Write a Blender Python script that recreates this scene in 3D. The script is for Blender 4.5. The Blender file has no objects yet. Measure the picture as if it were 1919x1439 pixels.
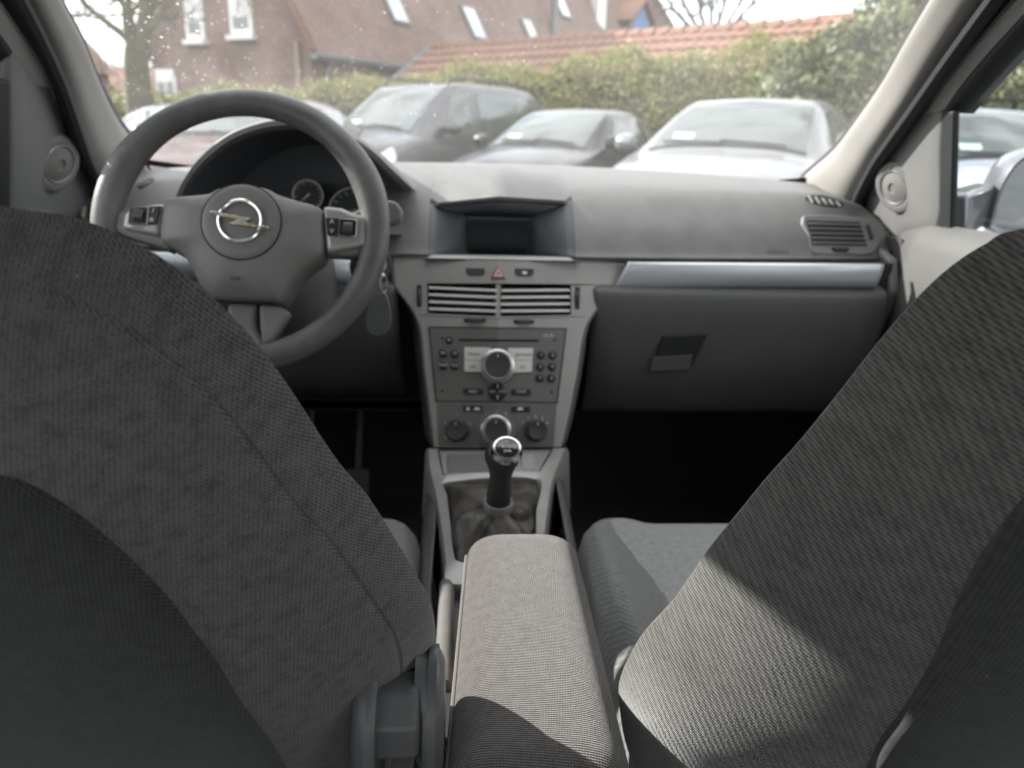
import bpy, bmesh, math, random
import numpy as np
from mathutils import Vector, Matrix
from mathutils.bvhtree import BVHTree
R = math.radians
random.seed(7); rng = np.random.default_rng(7)
scn = bpy.context.scene
# ------------------------------------------------------------------ camera
FPX, PW, PH = 1400.0, 1919.0, 1439.0
YAW, PITCH, ROLL = R(3.3), R(18.2), R(1.5)
CAM = np.array([-.042, 0.0, 1.08])
FW = np.array([math.sin(YAW)*math.cos(PITCH), math.cos(YAW)*math.cos(PITCH), -math.sin(PITCH)])
_r = np.array([math.cos(YAW), -math.sin(YAW), 0.0]); _u = np.cross(_r, FW)
RT = math.cos(ROLL)*_r + math.sin(ROLL)*_u; UP = -math.sin(ROLL)*_r + math.cos(ROLL)*_u
cd = bpy.data.cameras.new('camera'); cam = bpy.data.objects.new('camera', cd); scn.collection.objects.link(cam)
cd.sensor_width = 36; cd.lens = FPX/PW*36; cd.clip_start = .02; cd.clip_end = 2000
cam.matrix_world = Matrix(((RT[0], UP[0], -FW[0], CAM[0]), (RT[1], UP[1], -FW[1], CAM[1]), (RT[2], UP[2], -FW[2], CAM[2]), (0, 0, 0, 1)))
cd.dof.use_dof = True; cd.dof.focus_distance = .50; cd.dof.aperture_fstop = 7.5
scn.camera = cam
# ------------------------------------------------------------------ sky, sun, exposure
SUN = Vector((-.73, .39, .44)).normalized()          # towards the sun
el = math.asin(SUN.z); az = math.atan2(SUN.x, SUN.y)
w = bpy.data.worlds.new('World'); scn.world = w; w.use_nodes = True
nt = w.node_tree; nt.nodes.clear()
def wn(t, **k):
    n = nt.nodes.new(t)
    for a, b in k.items(): setattr(n, a, b)
    return n
sky = wn('ShaderNodeTexSky', sky_type='NISHITA', sun_disc=False, sun_elevation=el, sun_rotation=az)
tc = wn('ShaderNodeTexCoord'); mp = wn('ShaderNodeMapping'); mp.inputs['Scale'].default_value = (1, 1, 2.6)
nz = wn('ShaderNodeTexNoise'); nz.inputs['Scale'].default_value = 3.2; nz.inputs['Detail'].default_value = 8; nz.inputs['Roughness'].default_value = .55
cr = wn('ShaderNodeValToRGB'); cr.color_ramp.elements[0].position = .30; cr.color_ramp.elements[1].position = .50
cc = wn('ShaderNodeValToRGB'); cc.color_ramp.elements[0].position = .40; cc.color_ramp.elements[1].position = .62
cc.color_ramp.elements[0].color = (11.5, 11.5, 11.5, 1); cc.color_ramp.elements[1].color = (2.3, 2.4, 2.55, 1)
mx = wn('ShaderNodeMixRGB'); bg = wn('ShaderNodeBackground'); out = wn('ShaderNodeOutputWorld')
bg.inputs['Strength'].default_value = .12
L = nt.links.new
L(tc.outputs['Generated'], mp.inputs['Vector']); L(mp.outputs[0], nz.inputs['Vector'])
L(nz.outputs['Fac'], cr.inputs[0]); L(nz.outputs['Fac'], cc.inputs[0])
L(cr.outputs[0], mx.inputs[0]); L(sky.outputs[0], mx.inputs[1]); L(cc.outputs[0], mx.inputs[2])
L(mx.outputs[0], bg.inputs[0]); L(bg.outputs[0], out.inputs[0])
sd = bpy.data.lights.new('sun', 'SUN'); so = bpy.data.objects.new('sun', sd); scn.collection.objects.link(so)
sd.energy = 3.6; sd.angle = R(.6); sd.color = (1, .955, .90)
so.rotation_euler = (-SUN).to_track_quat('-Z', 'Y').to_euler(); so.location = (-20, 5, 20)
vs = scn.view_settings; vs.view_transform = 'Standard'; vs.look = 'None'; vs.exposure = 1.75; vs.gamma = 1; vs.use_curve_mapping = False
scn.cycles.use_denoising = True; scn.cycles.max_bounces = 10; scn.cycles.diffuse_bounces = 5; scn.cycles.transparent_max_bounces = 24
scn.cycles.caustics_reflective = False; scn.cycles.caustics_refractive = False; scn.cycles.sample_clamp_indirect = 6
# ------------------------------------------------------------------ pixel helpers
def ray(px, py): return FW + RT*(px-PW/2)/FPX + UP*(PH/2-py)/FPX
def P(px, py, x=None, y=None, z=None, pl=None):
    d = ray(px, py)
    if x is not None: t = (x-CAM[0])/d[0]
    elif y is not None: t = (y-CAM[1])/d[1]
    elif z is not None: t = (z-CAM[2])/d[2]
    else: t = np.dot(np.asarray(pl[0])-CAM, pl[1])/np.dot(d, pl[1])
    return CAM + t*d
def A(*v): return np.array(v, float)
def unit(v): v = np.asarray(v, float); return v/np.linalg.norm(v)
# ------------------------------------------------------------------ materials
MATS = {}
def mat(name, col, rough=.5, metal=0, bump=0, bscale=400, var=0, vscale=6, spec=.5, coat=0, vcol=None, vpos=(.35, .65), sheen=0):
    if name in MATS: return MATS[name]
    m = bpy.data.materials.new(name); m.use_nodes = True; t = m.node_tree; b = t.nodes['Principled BSDF']
    b.inputs['Base Color'].default_value = (*col, 1); b.inputs['Roughness'].default_value = rough; b.inputs['Metallic'].default_value = metal
    b.inputs['Specular IOR Level'].default_value = spec; b.inputs['Coat Weight'].default_value = coat; b.inputs['Sheen Weight'].default_value = sheen
    tcn = t.nodes.new('ShaderNodeTexCoord')
    if bump:
        n = t.nodes.new('ShaderNodeTexNoise'); n.inputs['Scale'].default_value = bscale; n.inputs['Detail'].default_value = 2
        bp = t.nodes.new('ShaderNodeBump'); bp.inputs['Strength'].default_value = bump; bp.inputs['Distance'].default_value = .3/bscale
        t.links.new(tcn.outputs['Object'], n.inputs['Vector']); t.links.new(n.outputs['Fac'], bp.inputs['Height']); t.links.new(bp.outputs[0], b.inputs['Normal'])
    if var or vcol:
        n = t.nodes.new('ShaderNodeTexNoise'); n.inputs['Scale'].default_value = vscale; n.inputs['Detail'].default_value = 6; n.inputs['Roughness'].default_value = .65
        r = t.nodes.new('ShaderNodeValToRGB'); r.color_ramp.elements[0].position, r.color_ramp.elements[1].position = vpos
        c2 = vcol or tuple(min(1, c*(1+var)) for c in col); c1 = col if vcol else tuple(c*(1-var) for c in col)
        r.color_ramp.elements[0].color = (*c1, 1); r.color_ramp.elements[1].color = (*c2, 1)
        t.links.new(tcn.outputs['Object'], n.inputs['Vector']); t.links.new(n.outputs['Fac'], r.inputs[0]); t.links.new(r.outputs[0], b.inputs['Base Color'])
        q = t.nodes.new('ShaderNodeMapRange'); q.inputs[3].default_value = max(.02, rough-.08); q.inputs[4].default_value = min(1, rough+.1)
        t.links.new(n.outputs['Fac'], q.inputs[0]); t.links.new(q.outputs[0], b.inputs['Roughness'])
    MATS[name] = m; return m
def fabric(name, c1, c2, pitch=.0022, ang=0, strength=.6, dots=False, wave=1.0):
    """woven cloth on UVs in metres: two crossed rib waves, fuzz noise"""
    m = bpy.data.materials.new(name); m.use_nodes = True; t = m.node_tree; N = t.nodes.new; K = t.links.new
    b = t.nodes['Principled BSDF']; b.inputs['Roughness'].default_value = .95; b.inputs['Specular IOR Level'].default_value = .12
    b.inputs['Sheen Weight'].default_value = .4; b.inputs['Sheen Roughness'].default_value = .5
    uv = N('ShaderNodeTexCoord'); mp = N('ShaderNodeMapping'); mp.inputs['Rotation'].default_value = (0, 0, ang); K(uv.outputs['UV'], mp.inputs[0])
    # wobble the threads a little
    nz = N('ShaderNodeTexNoise'); nz.inputs['Scale'].default_value = 45; K(mp.outputs[0], nz.inputs['Vector'])
    vm = N('ShaderNodeVectorMath'); vm.operation = 'SCALE'; vm.inputs['Scale'].default_value = pitch*.5; K(nz.outputs['Color'], vm.inputs[0])
    va = N('ShaderNodeVectorMath'); K(mp.outputs[0], va.inputs[0]); K(vm.outputs[0], va.inputs[1])
    w1 = N('ShaderNodeTexWave'); w1.bands_direction = 'Y'; w1.inputs['Scale'].default_value = .314/pitch; w1.inputs['Distortion'].default_value = 0; K(va.outputs[0], w1.inputs['Vector'])
    w2 = N('ShaderNodeTexWave'); w2.bands_direction = 'DIAGONAL' if not dots else 'X'; w2.inputs['Scale'].default_value = .314/pitch*(.75 if not dots else 1); K(va.outputs[0], w2.inputs['Vector'])
    mu = N('ShaderNodeMath'); mu.operation = 'MULTIPLY'; K(w2.outputs['Fac'], mu.inputs[0]); mu.inputs[1].default_value = .55
    ad0 = N('ShaderNodeMath'); K(w1.outputs['Fac'], ad0.inputs[0]); K(mu.outputs[0], ad0.inputs[1]); ad = N('ShaderNodeMath'); ad.operation = 'MULTIPLY'; ad.inputs[1].default_value = wave; K(ad0.outputs[0], ad.inputs[0])
    nf = N('ShaderNodeTexNoise'); nf.inputs['Scale'].default_value = 900; nf.inputs['Detail'].default_value = 3; K(uv.outputs['UV'], nf.inputs['Vector'])
    a2 = N('ShaderNodeMath'); K(ad.outputs[0], a2.inputs[0]); K(nf.outputs['Fac'], a2.inputs[1])
    mr = N('ShaderNodeMapRange'); mr.inputs[1].default_value = .3; mr.inputs[2].default_value = .4+1.5*wave; K(a2.outputs[0], mr.inputs[0])
    big = N('ShaderNodeTexNoise'); big.inputs['Scale'].default_value = 110; big.inputs['Detail'].default_value = 7; big.inputs['Roughness'].default_value = .75; K(uv.outputs['UV'], big.inputs['Vector'])
    ml = N('ShaderNodeMath'); ml.operation = 'MULTIPLY'; K(mr.outputs[0], ml.inputs[0]); mb = N('ShaderNodeMapRange'); mb.inputs[1].default_value = .3; mb.inputs[2].default_value = .7; mb.inputs[3].default_value = .45; mb.inputs[4].default_value = 1.5
    K(big.outputs['Fac'], mb.inputs[0]); K(mb.outputs[0], ml.inputs[1])
    mixc = N('ShaderNodeMixRGB'); mixc.inputs[1].default_value = (*c1, 1); mixc.inputs[2].default_value = (*c2, 1); K(ml.outputs[0], mixc.inputs[0])
    vo = N('ShaderNodeTexVoronoi'); vo.inputs['Scale'].default_value = 70; K(uv.outputs['UV'], vo.inputs['Vector']); sc_ = N('ShaderNodeSeparateColor'); K(vo.outputs['Color'], sc_.inputs[0])
    th = N('ShaderNodeMapRange'); th.inputs[1].default_value = .75; th.inputs[2].default_value = 1.0; th.inputs[3].default_value = 0; th.inputs[4].default_value = .075; K(sc_.outputs[0], th.inputs[0])
    lt = N('ShaderNodeMath'); lt.operation = 'LESS_THAN'; K(vo.outputs['Distance'], lt.inputs[0]); K(th.outputs[0], lt.inputs[1]); l2 = N('ShaderNodeMath'); l2.operation = 'MULTIPLY'; K(lt.outputs[0], l2.inputs[0]); l2.inputs[1].default_value = .5
    lint = N('ShaderNodeMixRGB'); lint.inputs[2].default_value = (.3, .29, .28, 1); K(l2.outputs[0], lint.inputs[0]); K(mixc.outputs[0], lint.inputs[1]); K(lint.outputs[0], b.inputs['Base Color'])
    bp = N('ShaderNodeBump'); bp.inputs['Strength'].default_value = strength; bp.inputs['Distance'].default_value = pitch*.35; K(a2.outputs[0], bp.inputs['Height']); K(bp.outputs[0], b.inputs['Normal'])
    MATS[name] = m; return m
M_DASH = mat('dash_plastic', (.138, .135, .131), .5, bump=.5, bscale=520, var=.12, vscale=22)
M_LOW = mat('lower_plastic', (.092, .091, .090), .55, bump=.3, bscale=700, var=.08, vscale=12)
M_BLACK = mat('black_plastic', (.018, .019, .021), .5, bump=.2, bscale=500)
M_HOODIN = mat('hood_lining', (.10, .108, .118), .6, bump=.2, bscale=600)
M_BEZEL = mat('bezel_metallic', (.33, .32, .306), .42, metal=.3, bump=.06, bscale=900, var=.05, vscale=8)
M_RADIO = mat('radio_face', (.14, .137, .132), .45, metal=.15, bump=.08, bscale=900)
M_SILV = mat('silver_trim', (.52, .545, .58), .42, metal=.55, bump=.03, bscale=900)
M_FRAME = mat('frame_grey', (.30, .295, .285), .55, bump=.2, bscale=700)
M_SLAT = mat('vent_slat_light', (.62, .61, .59), .35, metal=.2)
M_CHROME = mat('chrome', (.8, .79, .76), .16, metal=1)
M_SATIN = mat('satin_ring', (.55, .55, .54), .3, metal=.9)
M_RUBBER = mat('rubber_seal', (.016, .018, .02), .65)
M_TRIM = mat('pillar_trim', (.255, .245, .233), .75, bump=.3, bscale=800, var=.05, vscale=10)
M_DOOR = mat('door_plastic', (.165, .164, .163), .55, bump=.3, bscale=700, var=.06, vscale=10)
M_CARPET = mat('carpet', (.06, .06, .063), 1, bump=.8, bscale=300)
M_HEAD = mat('headliner', (.55, .54, .51), .95, bump=.3, bscale=600)
M_RIM = mat('wheel_rim_leather', (.092, .09, .088), .43, bump=.6, bscale=300, vcol=(.15, .146, .142), vscale=16, vpos=(.4, .72))
M_HUB = mat('hub_plastic', (.165, .16, .155), .5, bump=.3, bscale=800, var=.07, vscale=12)
M_POD = mat('pod_silver', (.36, .352, .338), .38, metal=.4, bump=.04, bscale=900)
M_BTN = mat('button_black', (.02, .021, .023), .35, bump=.05, bscale=700)
M_BTNG = mat('button_grey', (.045, .047, .05), .4)
M_BTNW = mat('button_white', (.62, .61, .57), .4)
M_KNOB = mat('knob_rubber', (.035, .036, .037), .5, bump=.2, bscale=900, vcol=(.075, .068, .06), vscale=40, vpos=(.45, .8))
M_SCREEN = mat('screen_glass', (.012, .015, .019), .16, spec=.5)
M_PRINT = mat('print_white', (.62, .63, .62), .6)
M_PRINTD = mat('print_dark', (.06, .06, .06), .6)
M_RED = mat('hazard_red', (.30, .09, .09), .45)
M_REDB = mat('buckle_red', (.75, .06, .05), .4)
M_GOLD = mat('worn_brass', (.5, .36, .16), .35, metal=.9, vcol=(.75, .74, .72), vscale=120, vpos=(.4, .6))
M_GAITER = mat('gaiter_leather', (.04, .037, .034), .45, bump=.5, bscale=160, vcol=(.15, .125, .10), vscale=26, vpos=(.42, .72))
M_GREYRAIL = mat('grey_rail', (.13, .127, .122), .5, bump=.15, bscale=600, vcol=(.2, .16, .12), vscale=25, vpos=(.5, .8))
M_CONS = mat('console_silver', (.37, .365, .355), .4, metal=.3, bump=.06, bscale=900, vcol=(.30, .265, .225), vscale=26, vpos=(.52, .8))
M_TAG = mat('tag_grey', (.11, .114, .12), .45, bump=.2, bscale=500, vcol=(.25, .24, .22), vscale=60, vpos=(.55, .85))
M_SEATB = fabric('seat_cloth_black', (.020, .020, .0205), (.140, .136, .130), .0011, .9, .25, wave=.4)
M_SEATP = fabric('seat_cloth_ribbed', (.020, .020, .0205), (.150, .145, .136), .0022, .28, .6, wave=.75)
M_ARM = fabric('armrest_cloth', (.03, .027, .026), (.175, .157, .149), .0019, .1, .9, dots=True)
M_CUSH = fabric('cushion_cloth', (.15, .152, .152), (.42, .424, .42), .0045, .78, .5, dots=True)
M_BOLST = fabric('bolster_cloth', (.07, .07, .071), (.26, .26, .26), .003, .2)
M_SEAM = mat('seam_dark', (.008, .008, .009), .95)
M_PIPE = mat('seat_piping', (.16, .15, .14), .9)
M_RECL = mat('recliner_plastic', (.115, .118, .122), .42, bump=.3, bscale=420, vcol=(.22, .18, .14), vscale=30, vpos=(.56, .82))
M_STUB = mat('rusty_stub', (.16, .13, .10), .8, bump=.4, bscale=300, vcol=(.07, .05, .035), vscale=90)
def glass_mat(name, dust=0.0, tint=.95, refl=.08, specks=False):
    m = bpy.data.materials.new(name); m.use_nodes = True; t = m.node_tree; t.nodes.clear(); N = t.nodes.new; K = t.links.new
    o = N('ShaderNodeOutputMaterial'); tr = N('ShaderNodeBsdfTransparent'); tr.inputs[0].default_value = (tint*.98, tint, tint*.985, 1)
    gl = N('ShaderNodeBsdfGlossy'); gl.inputs['Roughness'].default_value = .01
    lw = N('ShaderNodeLayerWeight'); pw = N('ShaderNodeMath'); pw.operation = 'POWER'; K(lw.outputs['Facing'], pw.inputs[0]); pw.inputs[1].default_value = 4.5; fr = N('ShaderNodeMath'); fr.operation = 'MULTIPLY_ADD'; K(pw.outputs[0], fr.inputs[0]); fr.inputs[1].default_value = .8; fr.inputs[2].default_value = .03
    m1 = N('ShaderNodeMixShader'); K(fr.outputs[0], m1.inputs[0]); K(tr.outputs[0], m1.inputs[1]); K(gl.outputs[0], m1.inputs[2])
    last = m1
    if dust:
        tcn = N('ShaderNodeTexCoord'); df = N('ShaderNodeBsdfDiffuse'); df.inputs[0].default_value = (.75, .73, .7, 1)
        tl = N('ShaderNodeBsdfTranslucent'); tl.inputs[0].default_value = (.75, .73, .7, 1); ad = N('ShaderNodeMixShader'); ad.inputs[0].default_value = .6
        K(df.outputs[0], ad.inputs[1]); K(tl.outputs[0], ad.inputs[2])
        nz = N('ShaderNodeTexNoise'); nz.inputs['Scale'].default_value = 5; nz.inputs['Detail'].default_value = 5; K(tcn.outputs['Object'], nz.inputs['Vector'])
        mr = N('ShaderNodeMapRange'); mr.inputs[1].default_value = .3; mr.inputs[2].default_value = .75; mr.inputs[3].default_value = dust*.5; mr.inputs[4].default_value = dust*1.6; K(nz.outputs['Fac'], mr.inputs[0])
        fac = mr.outputs[0]
        if specks:
            for sc, th, amp in ((55, .11, .6), (120, .16, .5)):
                vo = N('ShaderNodeTexVoronoi'); vo.inputs['Scale'].default_value = sc; K(tcn.outputs['Object'], vo.inputs['Vector'])
                sx = N('ShaderNodeSeparateXYZ'); K(tcn.outputs['Object'], sx.inputs[0]); gx = N('ShaderNodeMapRange'); gx.inputs[1].default_value = -.45; gx.inputs[2].default_value = .35; gx.inputs[3].default_value = th*2.2; gx.inputs[4].default_value = th*.75; K(sx.outputs[0], gx.inputs[0])
                sub = N('ShaderNodeMath'); sub.operation = 'MULTIPLY'; K(nz.outputs['Fac'], sub.inputs[0]); K(gx.outputs[0], sub.inputs[1])
                rn = N('ShaderNodeSeparateColor'); K(vo.outputs['Color'], rn.inputs[0])
                s2 = N('ShaderNodeMath'); s2.operation = 'MULTIPLY'; K(sub.outputs[0], s2.inputs[0]); K(rn.outputs[0], s2.inputs[1])
                lt = N('ShaderNodeMath'); lt.operation = 'LESS_THAN'; K(vo.outputs['Distance'], lt.inputs[0]); K(s2.outputs[0], lt.inputs[1])
                am = N('ShaderNodeMath'); am.operation = 'MULTIPLY_ADD'; K(lt.outputs[0], am.inputs[0]); am.inputs[1].default_value = amp; K(fac, am.inputs[2]); fac = am.outputs[0]
        m2 = N('ShaderNodeMixShader'); K(fac, m2.inputs[0]); K(last.outputs[0], m2.inputs[1]); K(ad.outputs[0], m2.inputs[2]); last = m2
    K(last.outputs[0], o.inputs[0]); MATS[name] = m; return m
M_WIND = glass_mat('windscreen_glass', .075, .96, specks=True)
M_SIDE = glass_mat('side_glass', .02, .9)
M_LENS = glass_mat('cluster_lens', .0, .9)
M_MIRR = mat('mirror_glass', (.75, .8, .82), .03, metal=1)
# ------------------------------------------------------------------ building blocks
C = scn.collection; WL = {}
def thing(name, label, cat, loc=(0, 0, 0), group=None):
    o = bpy.data.objects.new(name, None); C.objects.link(o); o.location = loc; o.empty_display_size = .1
    o['label'] = label; o['category'] = cat
    if group: o['group'] = group
    WL[o] = A(*loc); return o
def tag(o, label, cat, group=None):
    o['label'] = label; o['category'] = cat
    if group: o['group'] = group
    return o
def mk(name, V, F, m, parent=None, smooth=True, bevel=0, seg=2, sub=0, solid=0, uv=None, origin=None, ang=35, wn_=True):
    V = np.asarray(V, float); c = V.mean(0) if origin is None else np.asarray(origin, float)
    me = bpy.data.meshes.new(name); me.from_pydata((V-c).tolist(), [], [list(map(int, f)) for f in F]); me.update()
    if uv is not None:
        ul = me.uv_layers.new(name='UVMap'); idx = np.empty(len(me.loops), int); me.loops.foreach_get('vertex_index', idx)
        ul.data.foreach_set('uv', np.asarray(uv, np.float32)[idx].ravel())
    for x in (m if isinstance(m, (list, tuple)) else [m]): me.materials.append(x)
    o = bpy.data.objects.new(name, me); C.objects.link(o)
    base = A(0, 0, 0)
    if parent is not None: o.parent = parent; base = WL[parent]
    o.location = c-base; WL[o] = c
    if smooth: me.polygons.foreach_set('use_smooth', [True]*len(me.polygons))
    if solid: q = o.modifiers.new('solid', 'SOLIDIFY'); q.thickness = solid; q.offset = -1
    if bevel: q = o.modifiers.new('bevel', 'BEVEL'); q.width = bevel; q.segments = seg; q.limit_method = 'ANGLE'; q.angle_limit = R(ang); q.harden_normals = False
    if sub: q = o.modifiers.new('sub', 'SUBSURF'); q.levels = sub; q.render_levels = sub
    if smooth and not sub:
        try: me.set_sharp_from_angle(angle=R(40))
        except Exception: pass
    return o
def loft(rows, close=False, cap=False):
    """rows: list of equally long point lists -> V, F"""
    n = len(rows[0]); V = [p for r in rows for p in r]; F = []
    for i in range(len(rows)-1):
        for j in range(n if close else n-1):
            k = (j+1) % n; F.append((i*n+j, i*n+k, (i+1)*n+k, (i+1)*n+j))
    if cap: F.append(tuple(range(n-1, -1, -1))); F.append(tuple(range((len(rows)-1)*n, len(rows)*n)))
    return V, F
def frame(n, up=(0, 0, 1)):
    n = unit(n); u = np.cross(np.asarray(up, float), n)
    u = unit(u) if np.linalg.norm(u) > 1e-6 else A(1, 0, 0)
    return u, np.cross(n, u), n
def extr(poly, n, h0, h1):
    """closed prism from 3D polygon: offsets h0 (back) .. h1 (front) along n"""
    n = unit(n); p = np.asarray(poly, float); k = len(p); V = np.vstack([p+n*h0, p+n*h1])
    # orient
    nrm = np.zeros(3)
    for i in range(k): nrm += np.cross(p[i], p[(i+1) % k])
    F = []
    if np.dot(nrm, n) < 0: V = np.vstack([(p+n*h0)[::-1], (p+n*h1)[::-1]])
    F.append(tuple(range(k-1, -1, -1))); F.append(tuple(range(k, 2*k)))
    for i in range(k): j = (i+1) % k; F.append((i, j, k+j, k+i))
    return V, F
def merge(*VF):
    V = []; F = []
    for v, f in VF:
        b = len(V); V += [tuple(q) for q in v]; F += [tuple(i+b for i in g) for g in f]
    return V, F
def tube(pts, r, n=8, closed=False, caps=True):
    pts = [np.asarray(p, float) for p in pts]; rs = r if hasattr(r, '__len__') else [r]*len(pts); m = len(pts); V = []; F = []
    prev = None
    for i, p in enumerate(pts):
        a = pts[(i+1) % m] if (closed or i < m-1) else p; b = pts[i-1] if (closed or i > 0) else p
        d = unit(a-b)
        if prev is None: u = np.cross(d, A(0, 0, 1)); u = u if np.linalg.norm(u) > .1 else np.cross(d, A(1, 0, 0))
        else: u = prev-d*np.dot(prev, d)
        u = unit(u); prev = u; v = np.cross(d, u)
        for k in range(n): t = 2*math.pi*k/n; V.append(p+rs[i]*(u*math.cos(t)+v*math.sin(t)))
    for i in range(m if closed else m-1):
        for k in range(n):
            j = (i+1) % m; F.append((i*n+k, i*n+(k+1) % n, j*n+(k+1) % n, j*n+k))
    if caps and not closed: F.append(tuple(range(n-1, -1, -1))); F.append(tuple(range((m-1)*n, m*n)))
    return V, F
def lathe(o, n, prof, seg=32, cap0=True, cap1=True, rot=0):
    """prof: list of (radius, height along n)"""
    u, v, n = frame(n) if abs(unit(n)[2]) < .95 else frame(n, (0, 1, 0)); o = np.asarray(o, float); rows = []
    for r, h in prof: rows.append([o+n*h+r*(u*math.cos(rot+2*math.pi*k/seg)+v*math.sin(rot+2*math.pi*k/seg)) for k in range(seg)])
    V, F = loft(rows, True)
    if cap0: F.append(tuple(range(seg-1, -1, -1)))
    if cap1: F.append(tuple(range((len(rows)-1)*seg, len(rows)*seg)))
    return V, F
def box(c, s, rz=0):
    c = A(*c); hx, hy, hz = s[0]/2, s[1]/2, s[2]/2; ca, sa = math.cos(rz), math.sin(rz)
    V = [c+A(x*ca-y*sa, x*sa+y*ca, z) for z in (-hz, hz) for x, y in ((-hx, -hy), (hx, -hy), (hx, hy), (-hx, hy))]
    return V, [(3, 2, 1, 0), (4, 5, 6, 7), (0, 1, 5, 4), (1, 2, 6, 5), (2, 3, 7, 6), (3, 0, 4, 7)]
def smoothpts(pts, n=8, closed=False):
    p = [np.asarray(q, float) for q in pts]; m = len(p); o = []
    for i in range(m if closed else m-1):
        g = lambda k: p[k % m] if closed else p[min(max(k, 0), m-1)]
        a, b, c, d = g(i-1), g(i), g(i+1), g(i+2)
        for k in range(n):
            t = k/n; o.append(.5*((2*b)+(-a+c)*t+(2*a-5*b+4*c-d)*t*t+(-a+3*b-3*c+d)*t**3))
    if not closed: o.append(p[-1])
    return o
def text(name, s, size, o, u, v, n, m, parent, lift=.0006, align='CENTER'):
    cu = bpy.data.curves.new(name, 'FONT'); cu.body = s; cu.size = size; cu.align_x = align; cu.align_y = 'CENTER'; cu.extrude = 0; cu.resolution_u = 2
    to = bpy.data.objects.new(name, cu); C.objects.link(to); bpy.context.view_layer.update()
    me = bpy.data.meshes.new_from_object(to.evaluated_get(bpy.context.evaluated_depsgraph_get()))
    V = np.array([q.co[:] for q in me.vertices]); F = [tuple(q.vertices) for q in me.polygons]
    bpy.data.objects.remove(to); bpy.data.curves.remove(cu); bpy.data.meshes.remove(me)
    if len(V) == 0: return None
    u, v, n = unit(u), unit(v), unit(n)
    W = [np.asarray(o)+u*q[0]+v*q[1]+n*lift for q in V]
    return mk(name, W, F, m, parent, smooth=False)
def struct(o): o['kind'] = 'structure'; return o

# ================================================================== THE SETTING OUTSIDE
M_ASPH = mat('asphalt', (.055, .055, .056), .9, bump=.6, bscale=60, var=.25, vscale=3)
struct(mk('parking_ground', [(-300, -300, 0), (300, -300, 0), (300, 300, 0), (-300, 300, 0)], [(0, 1, 2, 3)], M_ASPH, smooth=False))
M_BRICK = bpy.data.materials.new('brick_wall'); M_BRICK.use_nodes = True
def brick_nodes(m, c1, c2, mortar, scale):
    t = m.node_tree; N = t.nodes.new; K = t.links.new; b = t.nodes['Principled BSDF']; b.inputs['Roughness'].default_value = .9
    u = N('ShaderNodeUVMap'); bt = N('ShaderNodeTexBrick'); bt.inputs['Color1'].default_value = (*c1, 1); bt.inputs['Color2'].default_value = (*c2, 1); bt.inputs['Mortar'].default_value = (*mortar, 1)
    bt.inputs['Scale'].default_value = scale; bt.inputs['Brick Width'].default_value = .22; bt.inputs['Row Height'].default_value = .075; bt.inputs['Mortar Size'].default_value = .008
    nz = N('ShaderNodeTexNoise'); nz.inputs['Scale'].default_value = 1.2; nz.inputs['Detail'].default_value = 6; K(u.outputs[0], nz.inputs['Vector'])
    mr = N('ShaderNodeMapRange'); mr.inputs[1].default_value = .3; mr.inputs[2].default_value = .7; mr.inputs[3].default_value = .75; mr.inputs[4].default_value = 1.2; K(nz.outputs['Fac'], mr.inputs[0])
    mu = N('ShaderNodeMixRGB'); mu.blend_type = 'MULTIPLY'; mu.inputs[0].default_value = 1; K(u.outputs[0], bt.inputs['Vector']); K(bt.outputs[0], mu.inputs[1]); K(mr.outputs[0], mu.inputs[2]); K(mu.outputs[0], b.inputs['Base Color'])
    bp = N('ShaderNodeBump'); bp.inputs['Strength'].default_value = .4; bp.inputs['Distance'].default_value = .01; K(bt.outputs['Fac'], bp.inputs['Height']); bp.invert = True; K(bp.outputs[0], b.inputs['Normal'])
brick_nodes(M_BRICK, (.20, .122, .108), (.25, .148, .128), (.24, .2, .18), 1)
def tile_mat(name, c1, c2, pitch):
    """far roofs: rows of tiles as fine relief, on UVs in metres"""
    m = bpy.data.materials.new(name); m.use_nodes = True; t = m.node_tree; N = t.nodes.new; K = t.links.new; b = t.nodes['Principled BSDF']; b.inputs['Roughness'].default_value = .85
    u = N('ShaderNodeUVMap'); nz = N('ShaderNodeTexNoise'); nz.inputs['Scale'].default_value = 1.3; nz.inputs['Detail'].default_value = 7; K(u.outputs[0], nz.inputs['Vector'])
    n2 = N('ShaderNodeTexNoise'); n2.inputs['Scale'].default_value = 9; K(u.outputs[0], n2.inputs['Vector'])
    ad = N('ShaderNodeMath'); ad.operation = 'ADD'; K(nz.outputs['Fac'], ad.inputs[0]); K(n2.outputs['Fac'], ad.inputs[1])
    mr = N('ShaderNodeMapRange'); mr.inputs[1].default_value = .7; mr.inputs[2].default_value = 1.3; K(ad.outputs[0], mr.inputs[0])
    mi = N('ShaderNodeMixRGB'); mi.inputs[1].default_value = (*c1, 1); mi.inputs[2].default_value = (*c2, 1); K(mr.outputs[0], mi.inputs[0]); K(mi.outputs[0], b.inputs['Base Color'])
    wv = N('ShaderNodeTexWave'); wv.bands_direction = 'Y'; wv.wave_profile = 'SAW'; wv.inputs['Scale'].default_value = .314/pitch; K(u.outputs[0], wv.inputs['Vector'])
    w2 = N('ShaderNodeTexWave'); w2.bands_direction = 'X'; w2.inputs['Scale'].default_value = .314/(pitch*.8); K(u.outputs[0], w2.inputs['Vector'])
    a2 = N('ShaderNodeMath'); K(wv.outputs['Fac'], a2.inputs[0]); K(w2.outputs['Fac'], a2.inputs[1])
    bp = N('ShaderNodeBump'); bp.inputs['Strength'].default_value = .9; bp.inputs['Distance'].default_value = .05; K(a2.outputs[0], bp.inputs['Height']); K(bp.outputs[0], b.inputs['Normal'])
    MATS[name] = m; return m
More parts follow.
